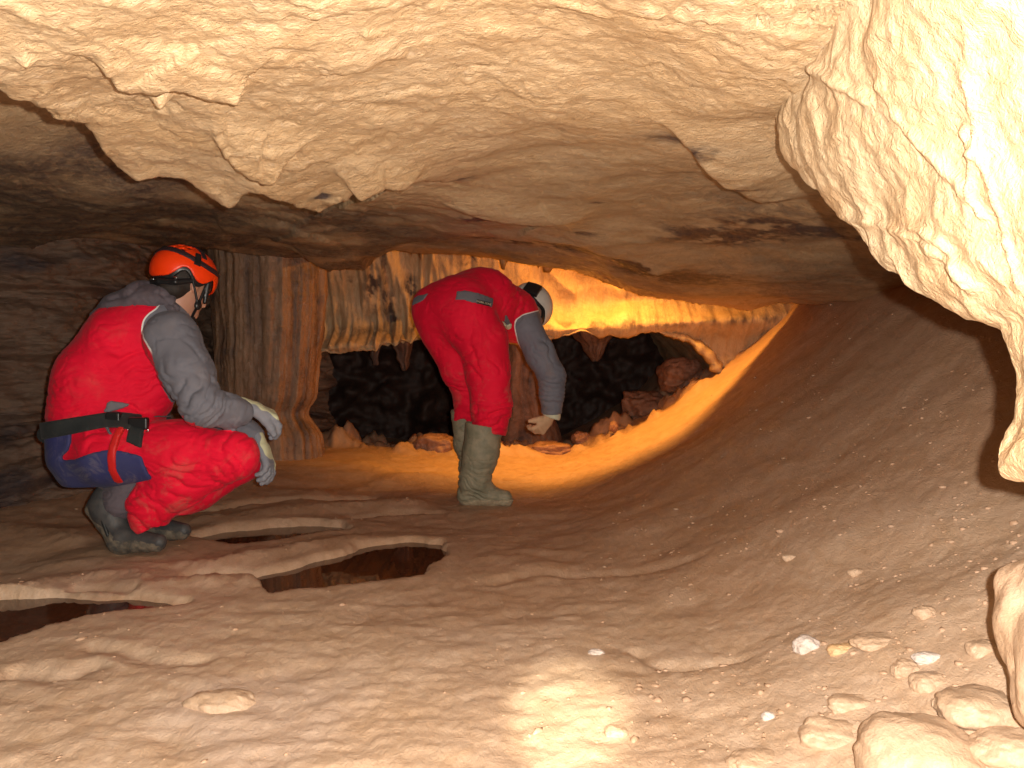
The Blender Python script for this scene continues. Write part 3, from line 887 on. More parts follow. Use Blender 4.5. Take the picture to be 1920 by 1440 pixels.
def folds(V, N, specs, seed=0.0):
    """creases: centre, reach, direction across the creases, spacing, depth"""
    n = fbm(V, 7, 2, .5, seed)
    n2 = fbm(V, 16, 3, .5, seed + 3)
    n3 = np.abs(fbm(V * [1, 1, 1.6], 9, 2, .5, seed + 7))
    d = .0035 * n + .0022 * n2 - .0028 * sstep(.09, .0, n3)
    for c, R, ax, lam, amp in specs:
        ax = np.asarray(ax, float); ax = ax / np.linalg.norm(ax)
        r = np.linalg.norm(V - c, axis=1) / R
        ph = (V @ ax) / lam + 1.1 * n + .25 * n2
        w_ = 1 - 2 * np.abs((ph % 1) - .5) * 2 ** .0
        w_ = .55 * np.sin(w_ * math.pi / 2) - .35 - .75 * np.exp(-(((ph % 1)) / .10) ** 2) - .75 * np.exp(-((1 - (ph % 1)) / .16) ** 2)
        gate = sstep(-.55, .35, fbm(V, 5, 2, .5, seed + 11 + lam * 50))
        d = d + 1.35 * amp * np.exp(-r ** 2) * w_ * gate
    return d

def part(name, vol, mat, parent, relax=2, fold=None, seed=0, attrs=None, label=None, disp=None):
    V, Q = vol.mesh(relax)
    N = vnormals(V, Q)
    at = attrs(V) if attrs else None
    if fold is not None:
        V = V + N * folds(V, N, fold, seed)[:, None]
    if disp is not None:
        V = V + N * disp(V)[:, None]
    o = mesh_obj(name, V, Q, mat, parent, attrs=at)
    if label: o['label'] = label
    return o

def root(name, loc):
    o = bpy.data.objects.new(name, None)
    o.location = loc
    o.empty_display_size = .1
    COL.objects.link(o)
    return o

# ---- cloth and gear materials
def cloth(name, c, c2, dirt=(0.30, 0.2, 0.13), rough=.8, dirt_amt=.5, weave=900, sheen=.04, seam=None):
    t = NT(name)
    n = t.noise(5, 4, .6, .4)
    col = t.mix(t.rng(n, .35, .7), c, c2)
    if seam:
        sv = t.attr('seam')
        c3, c3b, piping = seam
        g = t.mix(t.rng(n, .35, .7), c3, c3b)
        col = t.mix(t.rng(sv, -.0008, .0008), g, col)
        if piping:
            pm = t.math('MULTIPLY', t.rng(t.math('ABSOLUTE', t.math('ADD', sv, -.001)), .0022, .0034, 1, 0), t.attr('pipe'))
            col = t.mix(pm, col, (.75, .73, .7))
    d = t.math('MULTIPLY', t.rng(t.noise(9, 6, .75, .8), .52, .72), t.attr('dirt'))
    col = t.mix(t.math('MULTIPLY', d, dirt_amt), col, dirt)
    h = t.noise(60, 4, .6, .5)
    nb = t.bump(h, .25, .004)
    nb = t.bump(t.noise(weave, 2, .5), .3, .0006, nb)
    return t.out(col, rough, nb, Specular_IOR_Level=.25, Sheen_Weight=sheen, Sheen_Roughness=.4)

RED, RED2 = (0.76, 0.004, 0.034), (0.66, 0.003, 0.026)
GRY, GRY2 = (0.175, 0.175, 0.205), (0.14, 0.14, 0.165)
M['suit'] = cloth('red_grey_overall', RED, RED2, seam=(GRY, GRY2, True), dirt_amt=.55)
M['grey_cloth'] = cloth('grey_cloth', (0.12, 0.10, 0.115), (0.09, 0.075, 0.09), dirt_amt=.2)
M['pocket'] = cloth('grey_pocket', (0.16, 0.155, 0.175), (0.13, 0.125, 0.14), dirt_amt=.25)
M['blue'] = cloth('blue_seat', (0.032, 0.036, 0.15), (0.045, 0.05, 0.13), dirt=(.22, .2, .2), dirt_amt=.65)
M['belt'] = cloth('black_webbing', (0.028, 0.033, 0.034), (0.02, 0.024, 0.025), dirt=(.12, .1, .08), dirt_amt=.35)
M['strap'] = cloth('red_webbing', (0.60, 0.022, 0.02), (0.5, 0.012, 0.012), dirt_amt=.1, rough=.5)
M['glove_grey'] = cloth('glove_grey', (0.20, 0.22, 0.26), (0.24, 0.24, 0.27), dirt=(.3, .22, .18), dirt_amt=.5, seam=((.62, .62, .40), (.55, .56, .36), False))
M['glove_tan'] = cloth('glove_tan', (0.62, 0.40, 0.24), (0.55, 0.33, 0.18), dirt=(.3, .18, .1), dirt_amt=.5)
M['cuff'] = cloth('pale_cuff', (0.62, 0.60, 0.42), (0.55, 0.52, 0.38), dirt_amt=.3)
def plain(name, c, rough, c2=None, scale=20, bump=.15, **kw):
    t = NT(name)
    n = t.noise(scale, 5, .65, .3)
    col = t.mix(t.rng(n, .35, .7), c, c2 or tuple(x * .8 for x in c))
    return t.out(col, rough, t.bump(t.noise(scale * 6, 3, .6), bump, .002), **kw)
M['helmet_orange'] = plain('helmet_orange', (0.95, 0.055, 0.004), .35, (0.9, 0.045, 0.004), bump=.04)
M['helmet_white'] = plain('helmet_white', (0.62, 0.62, 0.56), .4, (0.5, 0.48, 0.42), 12, bump=.05)
M['black'] = plain('black_plastic', (0.013, 0.013, 0.014), .38)
M['black_band'] = plain('dark_band', (0.03, 0.014, 0.018), .6)
M['skin'] = plain('skin', (0.46, 0.24, 0.15), .5, (0.52, 0.25, 0.18), 30, bump=.08, Subsurface_Weight=.12, Subsurface_Radius=(.02, .008, .004))
M['hair'] = plain('hair', (0.022, 0.014, 0.010), .6, scale=120, bump=.8)
M['rubber'] = plain('boot_rubber', (0.165, 0.155, 0.10), .68, (0.30, 0.25, 0.165), 16, bump=.5)
M['sole'] = plain('muddy_sole', (0.40, 0.33, 0.22), .8, (0.22, 0.16, 0.10), 25, bump=.5)
M['shoe'] = plain('shoe_grey', (0.035, 0.037, 0.04), .6, (0.075, 0.07, 0.065), 22, bump=.4)
M['shoe_sole'] = plain('shoe_sole', (0.05, 0.047, 0.042), .8, (0.20, 0.16, 0.11), 30, bump=.5)
M['shoe_black'] = plain('shoe_black', (0.016, 0.018, 0.018), .5)
M['steel'] = plain('steel', (0.75, 0.75, 0.75), .22, Metallic=1.0)

def dirtmap(V, lowz=0.0, hi=.6):
    return np.clip(.25 + .9 * sstep(hi, lowz, V[:, 2]), 0, 1)

# ---- gloved hand ------------------------------------------------------
def hand_vol(wrist, fdir, back, side, curl, length=.185, res=.0028, spread=.012, thumb=(.5, .6), r=.0115, thick=.016, tcurl=.5):
    """fdir: wrist->fingers, back: out of the back of the hand, side: towards the thumb"""
    f = np.array(fdir, float); f /= np.linalg.norm(f)
    b = np.array(back, float); b -= f * (b @ f); b /= np.linalg.norm(b)
    s_ = np.cross(f, b); s_ *= np.sign(s_ @ np.array(side)) or 1
    w_ = np.array(wrist, float)
    v = Vol(w_ - .24, w_ + .24, res)
    k = length / .185
    v.chain([w_ - f * .03, w_ + f * .02], [.030 * k, .031 * k], .01, (b, .72))
    for q in (-1.5, -.5, .5, 1.5):
        v.cone(w_ + f * .02 + s_ * q * .013 * k, w_ + f * .092 * k + s_ * q * .0205 * k, thick, thick * .88, .014)
    L = [(.026, .020, .016), (.034, .024, .019), (.037, .027, .020), (.033, .023, .018)]   # little .. index
    for q, Ls, c in zip((-1.5, -.5, .5, 1.5), L, curl):
        p = w_ + f * (.090 - (.006 if q == -1.5 else 0)) * k + s_ * q * .0205 * k
        ang = 0
        pts = [p]
        for j, l in enumerate(Ls):
            ang += c[j]
            d = f * math.cos(ang) - b * math.sin(ang) + s_ * q * spread
            p = p + d / np.linalg.norm(d) * l * k * 1.12
            pts.append(p)
        rr = r * (.88 if q == -1.5 else 1)
        v.chain(pts, [rr * 1.08, rr * 1.02, rr * .96, rr * .86], .005)
    p0 = w_ + f * .022 * k + s_ * .020 * k - b * .006
    d1 = f * math.cos(thumb[0]) + s_ * math.sin(thumb[0]) - b * thumb[1] * .5
    d1 /= np.linalg.norm(d1)
    p1 = p0 + d1 * .048 * k
    d2 = d1 + f * .4 - b * tcurl; d2 /= np.linalg.norm(d2)
    p2 = p1 + d2 * .034 * k
    d3 = d2 - b * tcurl * .5 + f * .1; d3 /= np.linalg.norm(d3)
    v.chain([p0, p1, p2, p2 + d3 * .026 * k], [.019, .0145, .0125, .0108], .012)
    v.b, v.w, v.fd, v.sd = b, w_, f, s_
    return v

# ================================================================ caver A: squatting, orange helmet
DA = 2.95
def sp(px, py, D): q = P(px, py, D); return (q[0], q[2])
def polyA(pts, near=2.77): return [sp(a, b, DA - (DA - near) * float(sstep(100, 185, a))) for a, b in pts]

pelv = P(192, 838, 2.97)
A = root('person', [G(250, 1010, 0)[0], G(250, 1022, 0)[1], 0])
tag(A, 'caver in a red and grey overall and orange helmet squatting at the left', 'person', 'cavers')
V_lo = P(60, 1075, 2.95); V_hi = P(530, 440, 2.95)
vb = Vol([V_lo[0], 2.5, -.03], [V_hi[0] + .06, 3.4, V_hi[2] + .04], .0062)
hipR, hipL = P(212, 842, 2.86), P(232, 842, 3.08)
kneR, kneL = P(440, 852, 2.80), P(452, 862, 3.12)
ankR, ankL = P(246, 950, 2.90), P(292, 965, 3.10)
neck0 = P(316, 590, 2.99); head = P(343, 532, 3.0)
shR, shL = P(322, 634, 2.80), P(312, 625, 3.14)
elR, wrR = P(380, 762, 2.70), P(462, 776, 2.84)
elL, wrL = P(400, 780, 3.14), P(487, 826, 3.09)
up = np.array([0, 0, 1.0]); yy = np.array([0, 1.0, 0])
# overall
s = vb
s.cone(P(188, 838, 2.97), P(186, 780, 2.97), .150, .158, .04, (yy, 1.10))       # hips
s.cone(P(172, 850, 2.97), P(178, 866, 2.97), .125, .115, .04, (yy, 1.25))       # seat
s.cone(P(186, 780, 2.97), P(196, 715, 2.97), .160, .160, .05, (yy, 1.06))
s.cone(P(196, 715, 2.97), P(248, 640, 2.98), .162, .150, .05, (yy, 1.15))
s.cone(P(248, 640, 2.98), P(296, 606, 2.98), .142, .105, .05, (yy, 1.45))
s.cone(P(296, 600, 2.98), neck0, .098, .070, .04, (yy, 1.2))
s.cone(P(236, 788, 2.95), P(292, 690, 2.95), .120, .115, .05, (yy, 1.1))
s.chain([hipR, (hipR * .45 + kneR * .55) + up * .002, kneR], [.125, .104, .078], .045)
s.chain([hipL, (hipL * .45 + kneL * .55), kneL], [.125, .104, .078], .045)
s.chain([kneR - up * .005, (kneR * .5 + ankR * .5) + up * .0, P(282, 948, 2.87), P(278, 985, 2.87)], [.080, .090, .078, .060], .03)
s.chain([kneL - up * .01, (kneL * .5 + ankL * .5), P(318, 950, 3.07), P(315, 978, 3.05)], [.078, .082, .070, .055], .03)
s.chain([shR, shR * .5 + elR * .5, elR], [.098, .086, .070], .035)
s.chain([elR, elR * .4 + wrR * .6, wrR], [.068, .058, .046], .02)
s.chain([shL, shL * .5 + elL * .5, elL], [.085, .066, .056], .035)
s.chain([elL, elL * .3 + wrL * .7, wrL], [.056, .052, .040], .02)
suit_full = s.f.copy()
# trouser hem and cuffs end cleanly; neck is open
hemR = s.half(ankR + np.array([.02, 0, .005]), ankR - kneR)
hem_px = polyA([(215, 905), (201, 915), (207, 940), (222, 958), (250, 985), (270, 998), (300, 982), (330, 990), (335, 1100), (60, 1100), (60, 905)], 2.87)
hem = s.extrude(hem_px)
cutw = []
for e_, w_ in ((elR, wrR), (elL, wrL)):
    dvec = w_ - e_
    h_ = s.half(w_ - dvec / np.linalg.norm(dvec) * .002, dvec)
    X_, Y_, Z_ = s.ax[0][:, None, None], s.ax[1][None, :, None], s.ax[2][None, None, :]
    rr = np.sqrt((X_ - w_[0]) ** 2 + (Y_ - w_[1]) ** 2 + (Z_ - w_[2]) ** 2) - .085
    cutw.append(np.maximum(-h_, rr))            # carve only near the wrist
f = s.f
f = np.maximum(f, -hem)
for h_ in cutw:
    f = np.maximum(f, -h_)
f = np.maximum(f, s.half(P(352, 566, 2.99), P(352, 566, 2.99) - P(318, 605, 2.99)))
suit = s.like(f)
slv = smooth_pts([sp(a, b, DA) for a, b in [(296, 552), (302, 562), (296, 578), (280, 590), (270, 604), (268, 628), (276, 645), (284, 660), (290, 690), (304, 725), (326, 762), (345, 788)]], 5)
slv_poly = [tuple(q) for q in slv] + [sp(400, 812, DA), sp(500, 850, DA), sp(600, 860, DA), sp(600, 500, DA), sp(296, 500, DA)]
legbox = polyA([(345, 790), (400, 805), (470, 818), (490, 838), (520, 900), (560, 1100), (0, 1100), (0, 790)])
def seamA(V):
    x = V[:, 0] * DA / V[:, 1]; z = .7 + (V[:, 2] - .7) * DA / V[:, 1]
    d = poly_sd(x, z, slv_poly)                     # negative inside the sleeve
    # legs stay red: keep only points near an arm
    def segd(a, b):
        e = b - a; t = np.clip(((V - a) @ e) / (e @ e), 0, 1)
        return np.linalg.norm(V - a - t[:, None] * e, axis=1)
    arm = np.minimum(np.minimum(segd(shR, elR), segd(elR, wrR)), np.minimum(segd(shL, elL), segd(elL, wrL)))
    tr = np.minimum(segd(P(248, 640, 2.98), neck0) , segd(shR, neck0) - .05)
    leg = np.minimum(segd(hipR, kneR) - .105, segd(hipL, kneL) - .105)
    a_ = np.minimum(arm - .075, tr - .12)
    return {'seam': np.where(a_ < leg + .01, d, .05), 'dirt': dirtmap(V, .1, .55), 'pipe': sstep(sp(0, 668, DA)[1], sp(0, 655, DA)[1], z)}
fsA = [(P(380, 760, 2.7), .10, (1, 0, -.5), .040, .011), (P(335, 690, 2.75), .13, (.8, 0, .9), .055, .009), (P(425, 790, 2.75), .10, (.9, 0, -.3), .045, .009),
       (P(220, 760, 2.82), .17, (-.25, 0, 1), .042, .010), (P(270, 700, 2.82), .15, (-.35, 0, 1), .050, .009), (P(390, 930, 2.8), .17, (.55, 0, 1), .050, .013),
       (P(300, 940, 2.8), .15, (.1, 0, 1), .055, .013), (P(430, 880, 2.8), .10, (.8, 0, 1), .035, .008), (P(150, 760, 2.85), .12, (0, 0, 1), .035, .006),
       (P(310, 860, 2.8), .12, (.3, 0, 1), .05, .006), (P(470, 820, 3.05), .08, (.3, 0, 1), .03, .007)]
part('overall', suit, M['suit'], A, fold=fsA, seed=2.0, attrs=seamA)

# hidden body: continuous, a little inside the overall, with neck, head, forearms and lower legs
hx = np.array([.42, .86, -.30]); hx /= np.linalg.norm(hx)                 # where the head looks
hu = np.array([.10, .22, 1.0]); hu -= hx * (hu @ hx); hu /= np.linalg.norm(hu)
hs = np.cross(hx, hu)                                                      # the head's own right
def face_head(v, c, hx, hu, hs):
    v.ell(c + hu * .02, (.098, .076, .098), (hx, hs, hu), .02)
    v.ell(c + hx * .030 - hu * .045, (.062, .056, .066), (hx, hs, hu), .03)
    v.cone(c + hx * .070 - hu * .095, c + hx * .060 - hu * .092, .026, .03, .02)            # chin
    v.cone(c + hx * .092 - hu * .010, c + hx * .112 - hu * .042, .009, .014, .012)            # nose
    v.cone(c + hx * .086 - hu * .066 - hs * .018, c + hx * .086 - hu * .066 + hs * .018, .0085, .0085, .008)
    for q in (-1, 1):
        v.ell(c + hx * .088 + hs * .032 * q + hu * .002, (.014, .017, .012), (hx, hs, hu), .006, 'sub')
        v.ell(c + hx * .078 + hs * .032 * q + hu * .002, (.0125, .0125, .0125), None, .002)
        e = c + hs * .076 * q - hu * .012 - hx * .006
        v.ell(e, (.019, .008, .033), (hx, hs, hu), .006)
        v.ell(e + hs * q * .008 + hx * .003, (.010, .005, .020), (hx, hs, hu), .004, 'sub')
    return v
vh = Vol(V_lo * [1, 0, 0] + [0, 2.5, -.03], [V_hi[0] + .06, 3.4, V_hi[2] + .04], .0062)
vh.f = np.maximum(suit_full + .024, -hem - .0).astype(np.float32)
vh.chain([P(262, 930, 2.90), P(216, 960, 2.90)], [.03, .03], .01)
vh.chain([P(300, 930, 3.08), P(262, 965, 3.08)], [.045, .035], .01)
vh.chain([neck0 - (head - neck0) * .4, neck0, head - hu * .03], [.062, .058, .055], .03)
face_head(vh, head, hx, hu, hs)
part('body', vh, M['skin'], A, relax=2)
hv = Vol(head - .16, head + .16, .004)
hv.ell(head + hu * .022 - hx * .010, (.100, .080, .100), (hx, hs, hu), .01)
hv.ell(head - hx * .055 - hu * .045, (.045, .062, .04), (hx, hs, hu), .02)
hf = np.maximum(hv.f, hv.half(head + hx * .02, hx - hu * .3))
hv.f = hf
for q in (-1, 1):
    hv.ell(head + hs * .080 * q - hu * .012 - hx * .002, (.024, .02, .034), (hx, hs, hu), .004, 'sub')
part('hair', hv, M['hair'], A, relax=1)

# hood lying on the shoulders
hd = Vol(P(150, 640, 2.95) - [0, .35, 0], P(400, 520, 2.95) + [0, .35, .02], .006)
hd.chain([P(188, 596, 2.97), P(228, 574, 2.97), P(275, 556, 2.98), P(312, 560, 2.98)], [.028, .040, .050, .044], .04, (yy, 2.3))
hd.chain([P(308, 562, 2.93), P(328, 584, 2.90)], [.040, .022], .04)
hd.chain([P(308, 560, 3.06), P(345, 590, 3.08)], [.040, .024], .04)
hd.cone(P(250, 584, 2.97), P(300, 570, 2.97), .035, .045, .04, (yy, 2.6))
hd.f = np.maximum(hd.f, -(hd.like(hd.f)).half([0, 0, 0], [0, 0, 1]) - 9)
n_ = Vol(P(150, 640, 2.95) - [0, .35, 0], P(400, 520, 2.95) + [0, .35, .02], .006)
n_.chain([neck0, head], [.064, .07], .01)
hd.f = np.maximum(hd.f, -n_.f)
part('hood', hd, M['grey_cloth'], A, fold=[(P(260, 560, 2.85), .18, (-.4, 0, 1), .05, .010), (P(310, 560, 2.85), .08, (.8, 0, .5), .03, .006)], seed=5, attrs=lambda V: {'dirt': np.full(len(V), .4)})

# helmet
def helmet(parent, c, hx, hu, hs, shell_mat, name='helmet', rad=(.128, .114, .108), vents=True, wavy=True):
    v = Vol(c - .19, c + .19, .0034)
    v.ell(c, rad, (hx, hs, hu), .001)
    outer = v.f.copy()
    X_, Y_, Z_ = v.ax[0][:, None, None] - c[0], v.ax[1][None, :, None] - c[1], v.ax[2][None, None, :] - c[2]
    a = X_ * hx[0] + Y_ * hx[1] + Z_ * hx[2]
    b = X_ * hs[0] + Y_ * hs[1] + Z_ * hs[2]
    h = X_ * hu[0] + Y_ * hu[1] + Z_ * hu[2]
    ang = np.arctan2(b, a)
    if wavy:    # raised at the back and over the ears
        rim = -.045 + .042 * np.exp(-((np.abs(ang) - 2.25) / .33) ** 2) + .030 * np.exp(-((np.abs(ang) - 1.12) / .26) ** 2) + .006 * np.cos(ang)
    else:
        rim = -.030 + .012 * np.exp(-((np.abs(ang) - 1.5) / .35) ** 2) - .008 * np.cos(ang)
    sh = np.maximum(np.maximum(outer, -(outer + .007)), (rim - h).astype(np.float32))
    if vents:
        r_ = np.sqrt(a * a + b * b)
        for k in range(-3, 4):
            for sg in (-1, 1):
                for row in (0, 1):
                    ca, cb, ra, rb = k * .032 + row * .014, sg * (.028 + .030 * row), .011, .0075
                    hole = np.maximum(np.abs(a - ca) - ra, np.abs(b - cb) - rb)
                    sh = np.maximum(sh, -np.maximum(hole, .03 - h))
    o = part('helmet', v.like(sh.astype(np.float32)), shell_mat, parent, relax=1)
    inner = np.maximum(np.maximum(outer + .009, -(outer + .02)), (rim - .012 - h).astype(np.float32))
    part('padding', v.like(inner.astype(np.float32)), M['black'], o, relax=1)
    v.a, v.bb, v.h, v.ang, v.outer = a, b, h, ang, outer
    return v, o
hc = head + hu * .036 - hx * .004
v, hel = helmet(A, hc, hx, hu, hs, M['helmet_orange'])
# dark ring band with buckle clips, and a cross band over the crown
wob = .034 + .012 * np.cos(v.ang * 2) - .010 * np.cos(v.ang)
band = np.maximum(np.abs(v.h - wob) - .011, np.maximum(v.outer - .0045, -(v.outer + .002)))
part('band', v.like(band.astype(np.float32)), M['black_band'], hel, relax=1)
for sg in (-1, 1):
    an = sg * 1.95
    arc = np.abs(((v.ang - an + math.pi) % (2 * math.pi)) - math.pi) * .10
    cl = np.maximum(np.maximum(arc - .011, np.abs(v.h - .036) - .026), np.maximum(v.outer - .008, -v.outer))
    part('clip', v.like(cl.astype(np.float32)), M['black'], hel, relax=1)
xb = np.maximum(np.maximum(np.abs(v.a + .01) - .011, .05 - v.h), np.maximum(v.outer - .0045, -(v.outer + .002)))
part('crown_band', v.like(xb.astype(np.float32)), M['black_band'], hel, relax=1)
# cradle around the back of the head and chin strap
cr = Vol(head - .17, head + .17, .0036)
bk = head - hx * .100 - hu * .032
cr.chain([head + hs * .086 - hu * .0 - hx * .02, head + hs * .060 - hx * .082 - hu * .030, bk, head - hs * .060 - hx * .082 - hu * .030, head - hs * .086 - hx * .02], [.009, .012, .014, .012, .009], .004)
part('cradle', cr, M['black'], hel, relax=1)
cs = Vol(head - .19, head + .19, .0034)
chin = head + hx * .068 - hu * .128
for q in (-1, 1):
    j = head + hs * .080 * q - hu * .082 + hx * .022
    cs.chain([head + hs * .088 * q + hx * .030 + hu * .0, j, chin], [.0055, .0055, .0065], .003)
    cs.chain([head + hs * .088 * q - hx * .035 - hu * .0, j], [.005, .005], .003)
    cs.ell(j, (.016, .010, .018), (hx, hs, hu), .004)
    cs.chain([head + hs * .090 * q + hx * .036 + hu * .01, head + hs * .084 * q + hx * .045 - hu * .06], [.011, .008], .003)
part('chin_strap', cs, M['black'], hel, relax=1)
fl = Vol(head - .19, head + .19, .0035)
fl.chain([chin + hu * .004 - hx * .01, chin + hx * .0 - hu * .012], [.022, .026], .004, (hs, 1.7))
part('chin_cup', fl, M['black'], hel, relax=1)
for q in (-1, 1):
    st_ = Vol(head - .17, head + .17, .003)
    st_.ell(head + hs * .060 * q - hx * .088 - hu * .016, (.006, .013, .006), (hx, hs, hu), .001)
    part('buckle', st_, M['steel'], hel, relax=0)

# harness: blue seat, belt, red leg strap, buckles
full = suit.f
def shell(poly, off, ylo=None, yhi=None, inner=-.004, src=None, vol=vb):
    src = full if src is None else src
    g = np.maximum(np.maximum(src - off, -(src - inner)), vol.extrude(poly))
    if yhi is not None: g = np.maximum(g, vol.half([0, yhi, 0], [0, 1, 0]))
    if ylo is not None: g = np.maximum(g, -vol.half([0, ylo, 0], [0, 1, 0]))
    return vol.like(g.astype(np.float32))
dm = lambda a: (lambda V: {'dirt': np.full(len(V), a)})
seatp = polyA([(60, 800), (150, 800), (150, 828), (146, 842), (138, 852), (139, 858), (155, 858), (185, 846), (215, 840), (240, 843), (278, 852), (284, 880), (288, 898), (255, 906), (225, 912), (160, 925), (100, 910), (50, 850)])
harn = part('harness_seat', shell(seatp, .011), M['blue'], A, attrs=dm(.9), relax=2)
beltp = polyA([(55, 800), (100, 790), (205, 772), (245, 778), (252, 782), (252, 804), (205, 800), (150, 812), (98, 822), (60, 835)])
part('belt', shell(beltp, .019), M['belt'], A, attrs=dm(.5), relax=1)
tb_ = Vol(P(60, 850, 2.95) - [0, .2, 0], P(140, 770, 2.95) + [0, .2, 0], .004)
tb_.cone(P(83, 816, 2.90), P(125, 803, 2.86), .030, .030, .002, ((.15, 1, .1), .35))
part('belt_end', tb_, M['belt'], A, attrs=dm(.5), relax=1)
strp = polyA([(234, 780), (246, 782), (236, 812), (232, 835), (228, 880), (231, 905), (216, 908), (212, 880), (216, 840), (222, 810)])
part('leg_strap', shell(strp, .018, yhi=2.97), M['strap'], A, attrs=dm(.2), relax=1)
wst = polyA([(245, 796), (275, 804), (278, 838), (262, 832), (248, 826)])
part('webbing', shell(wst, .015, yhi=2.86), M['belt'], A, attrs=dm(.3), relax=1)
tri = polyA([(275, 782), (284, 767), (292, 770), (310, 784), (270, 786)])
part('webbing', shell(tri, .012, yhi=2.86), M['grey_cloth'], A, attrs=dm(.3), relax=1)
pk = polyA([(192, 756), (198, 752), (230, 758), (226, 764), (205, 772), (186, 775)])
part('pocket_trim', shell(pk, .008, yhi=2.97), M['pocket'], A, attrs=dm(.3), relax=1)
pk = polyA([(196, 799), (204, 798), (212, 808), (218, 815), (208, 812)])
part('pocket_trim', shell(pk, .008, yhi=2.97), M['pocket'], A, attrs=dm(.3), relax=1)
for cx_, cy_, w_, h_ in ((214, 785, .052, .048), (261, 794, .068, .044)):
    # find the front surface of the overall there
    best = None
    for dd in np.linspace(2.6, 3.0, 200):
        q = P(cx_, cy_, dd)
        i = tuple(np.round((q - vb.lo) / vb.res).astype(int))
        if all(0 <= i[z] < vb.n[z] for z in range(3)) and full[i] < .012: best = q; break
    if best is None: best = P(cx_, cy_, 2.8)
    bv = Vol(best - .06, best + .06, .0028)
    X_, Y_, Z_ = bv.ax[0][:, None, None] - best[0], bv.ax[1][None, :, None] - best[1], bv.ax[2][None, None, :] - best[2]
    bx_ = np.sqrt(np.maximum(np.abs(X_) - w_ * .5 + .006, 0) ** 2 + np.maximum(np.abs(Y_ + .004) - .007, 0) ** 2 + np.maximum(np.abs(Z_) - h_ * .5 + .006, 0) ** 2) - .006
    ob = part('buckle', bv.like(bx_.astype(np.float32)), M['black'], A, relax=1)
    e0 = best + [-w_ * .52, -.010, -h_ * .62]; e1 = best + [w_ * .52, -.010, -h_ * .62]
    bw = Vol(best - .06, best + .06, .0022)
    bw.chain([e0 + [0, 0, .008], e0, e1, e1 + [0, 0, .008]], [.0024, .0024, .0024, .0024], .001)
    part('buckle_bar', bw, M['steel'], ob, relax=0)

# gloves
gb = np.array([.55, .25, .9])
def gattr(hv, thr=.004):
    def fn(V):
        r = (V - hv.w)
        t_ = r @ hv.fd
        return {'seam': -((r @ hv.b) - thr + .012 * fbm(V, 14, 2, .5, 3)) + .0 * t_, 'dirt': np.full(len(V), .7)}
    return fn
g1 = hand_vol(P(470, 762, 2.84), P(502, 775, 2.88) - P(466, 760, 2.84), (.35, -.15, 1), (0, -1, 0), [(.55, .75, .5), (.65, .75, .5), (.7, .65, .45), (.6, .6, .45)], length=.178, thumb=(.35, .6))
part('glove', g1, M['glove_grey'], A, attrs=gattr(g1, .008), relax=1)
g2 = hand_vol(P(490, 832, 3.08), P(503, 862, 3.07) - P(490, 828, 3.08), (1, -.05, .25), (0, 1, 0), [(.45, .75, .55), (.4, .7, .6), (.35, .6, .5), (.3, .5, .4)], length=.175, thumb=(.5, .9))
part('glove', g2, M['glove_grey'], A, attrs=gattr(g2, .008), relax=1)

# shoes
def nrm(v): return v / np.linalg.norm(v)
def shoe(parent, heel, ball, toe, ank, upv, mats, res=.0036):
    heel, ball, toe, ank = map(np.array, (heel, ball, toe, ank))
    sd = np.cross(toe - heel, upv); sd /= np.linalg.norm(sd)
    lo = np.minimum(np.minimum(heel, toe), np.minimum(ball, ank)) - .08
    hi = np.maximum(np.maximum(heel, toe), np.maximum(ball, ank)) + .08
    u = np.array(upv, float)
    v = Vol(lo, hi, res)
    v.chain([heel + u * .035, (heel + ball) / 2 + u * .034, ball + u * .034, toe + u * .028], [.038, .036, .042, .026], .02, (sd, 1.05))
    v.chain([ank, heel * .6 + ank * .4 + u * .0 + (toe - heel) * .12, (heel + ball) / 2 + u * .052], [.054, .046, .038], .03)
    up_ = v.f.copy()
    o = part('shoe', v.like(up_), mats[0], parent, relax=1, disp=lambda V: .0018 * np.abs(fbm(V, 22, 2)))
    w2 = Vol(lo, hi, res)
    w2.chain([heel + u * .020, (heel + ball) / 2 + u * .022, ball + u * .018, toe + u * .018], [.038, .036, .044, .027], .02, (sd, 1.06))
    w2.f = np.maximum(w2.f, w2.half(heel + u * .012, nrm(np.cross(sd, toe - heel)) * (1 if np.cross(sd, toe - heel) @ u > 0 else -1)) - .028)
    e = w2.half(heel, u)
    below = np.maximum(w2.f, w2.half(heel + u * .020, u) * 1.0) if False else w2.f
    # flatten the sole: keep a thin slab under the shoe
    w2.f = np.maximum(w2.f, -(up_ + .004))
    part('sole', w2, mats[1], o, relax=1, disp=lambda V: .003 * fbm(V, 45, 2))
    z_ = Vol(lo, hi, res)
    z_.chain([ball + u * .030, toe + u * .024], [.047, .030], .02, (sd, 1.04))
    z_.f = np.maximum(z_.f, -(up_ + .003)); z_.f = np.maximum(z_.f, z_.half(ball + u * .034, u))
    part('toe_cap', z_, M['shoe_black'], o, relax=1)
    l_ = Vol(lo, hi, res)
    m0 = heel * .75 + ball * .25
    for q in (-1, 1):
        l_.chain([ank + (heel - ank) * .1 + sd * q * .048 + (toe - heel) * .02, m0 + u * .045 + sd * q * .040, ball * .8 + heel * .2 + u * .02 + sd * q * .046], [.006, .007, .007], .002)
    part('shoe_trim', l_, M['shoe_black'], o, relax=1)
    return o
def nrm(v): return v / np.linalg.norm(v)
shoe(A, P(176, 962, 2.90), P(222, 1022, 2.88), P(290, 1028, 2.84), P(206, 930, 2.92), nrm(np.array([.55, 0, .8])), (M['shoe'], M['shoe_sole']))
shoe(A, P(232, 965, 3.10), P(276, 1002, 3.06), P(338, 1006, 3.00), P(262, 935, 3.10), nrm(np.array([.5, 0, .85])), (M['shoe'], M['shoe_sole']))
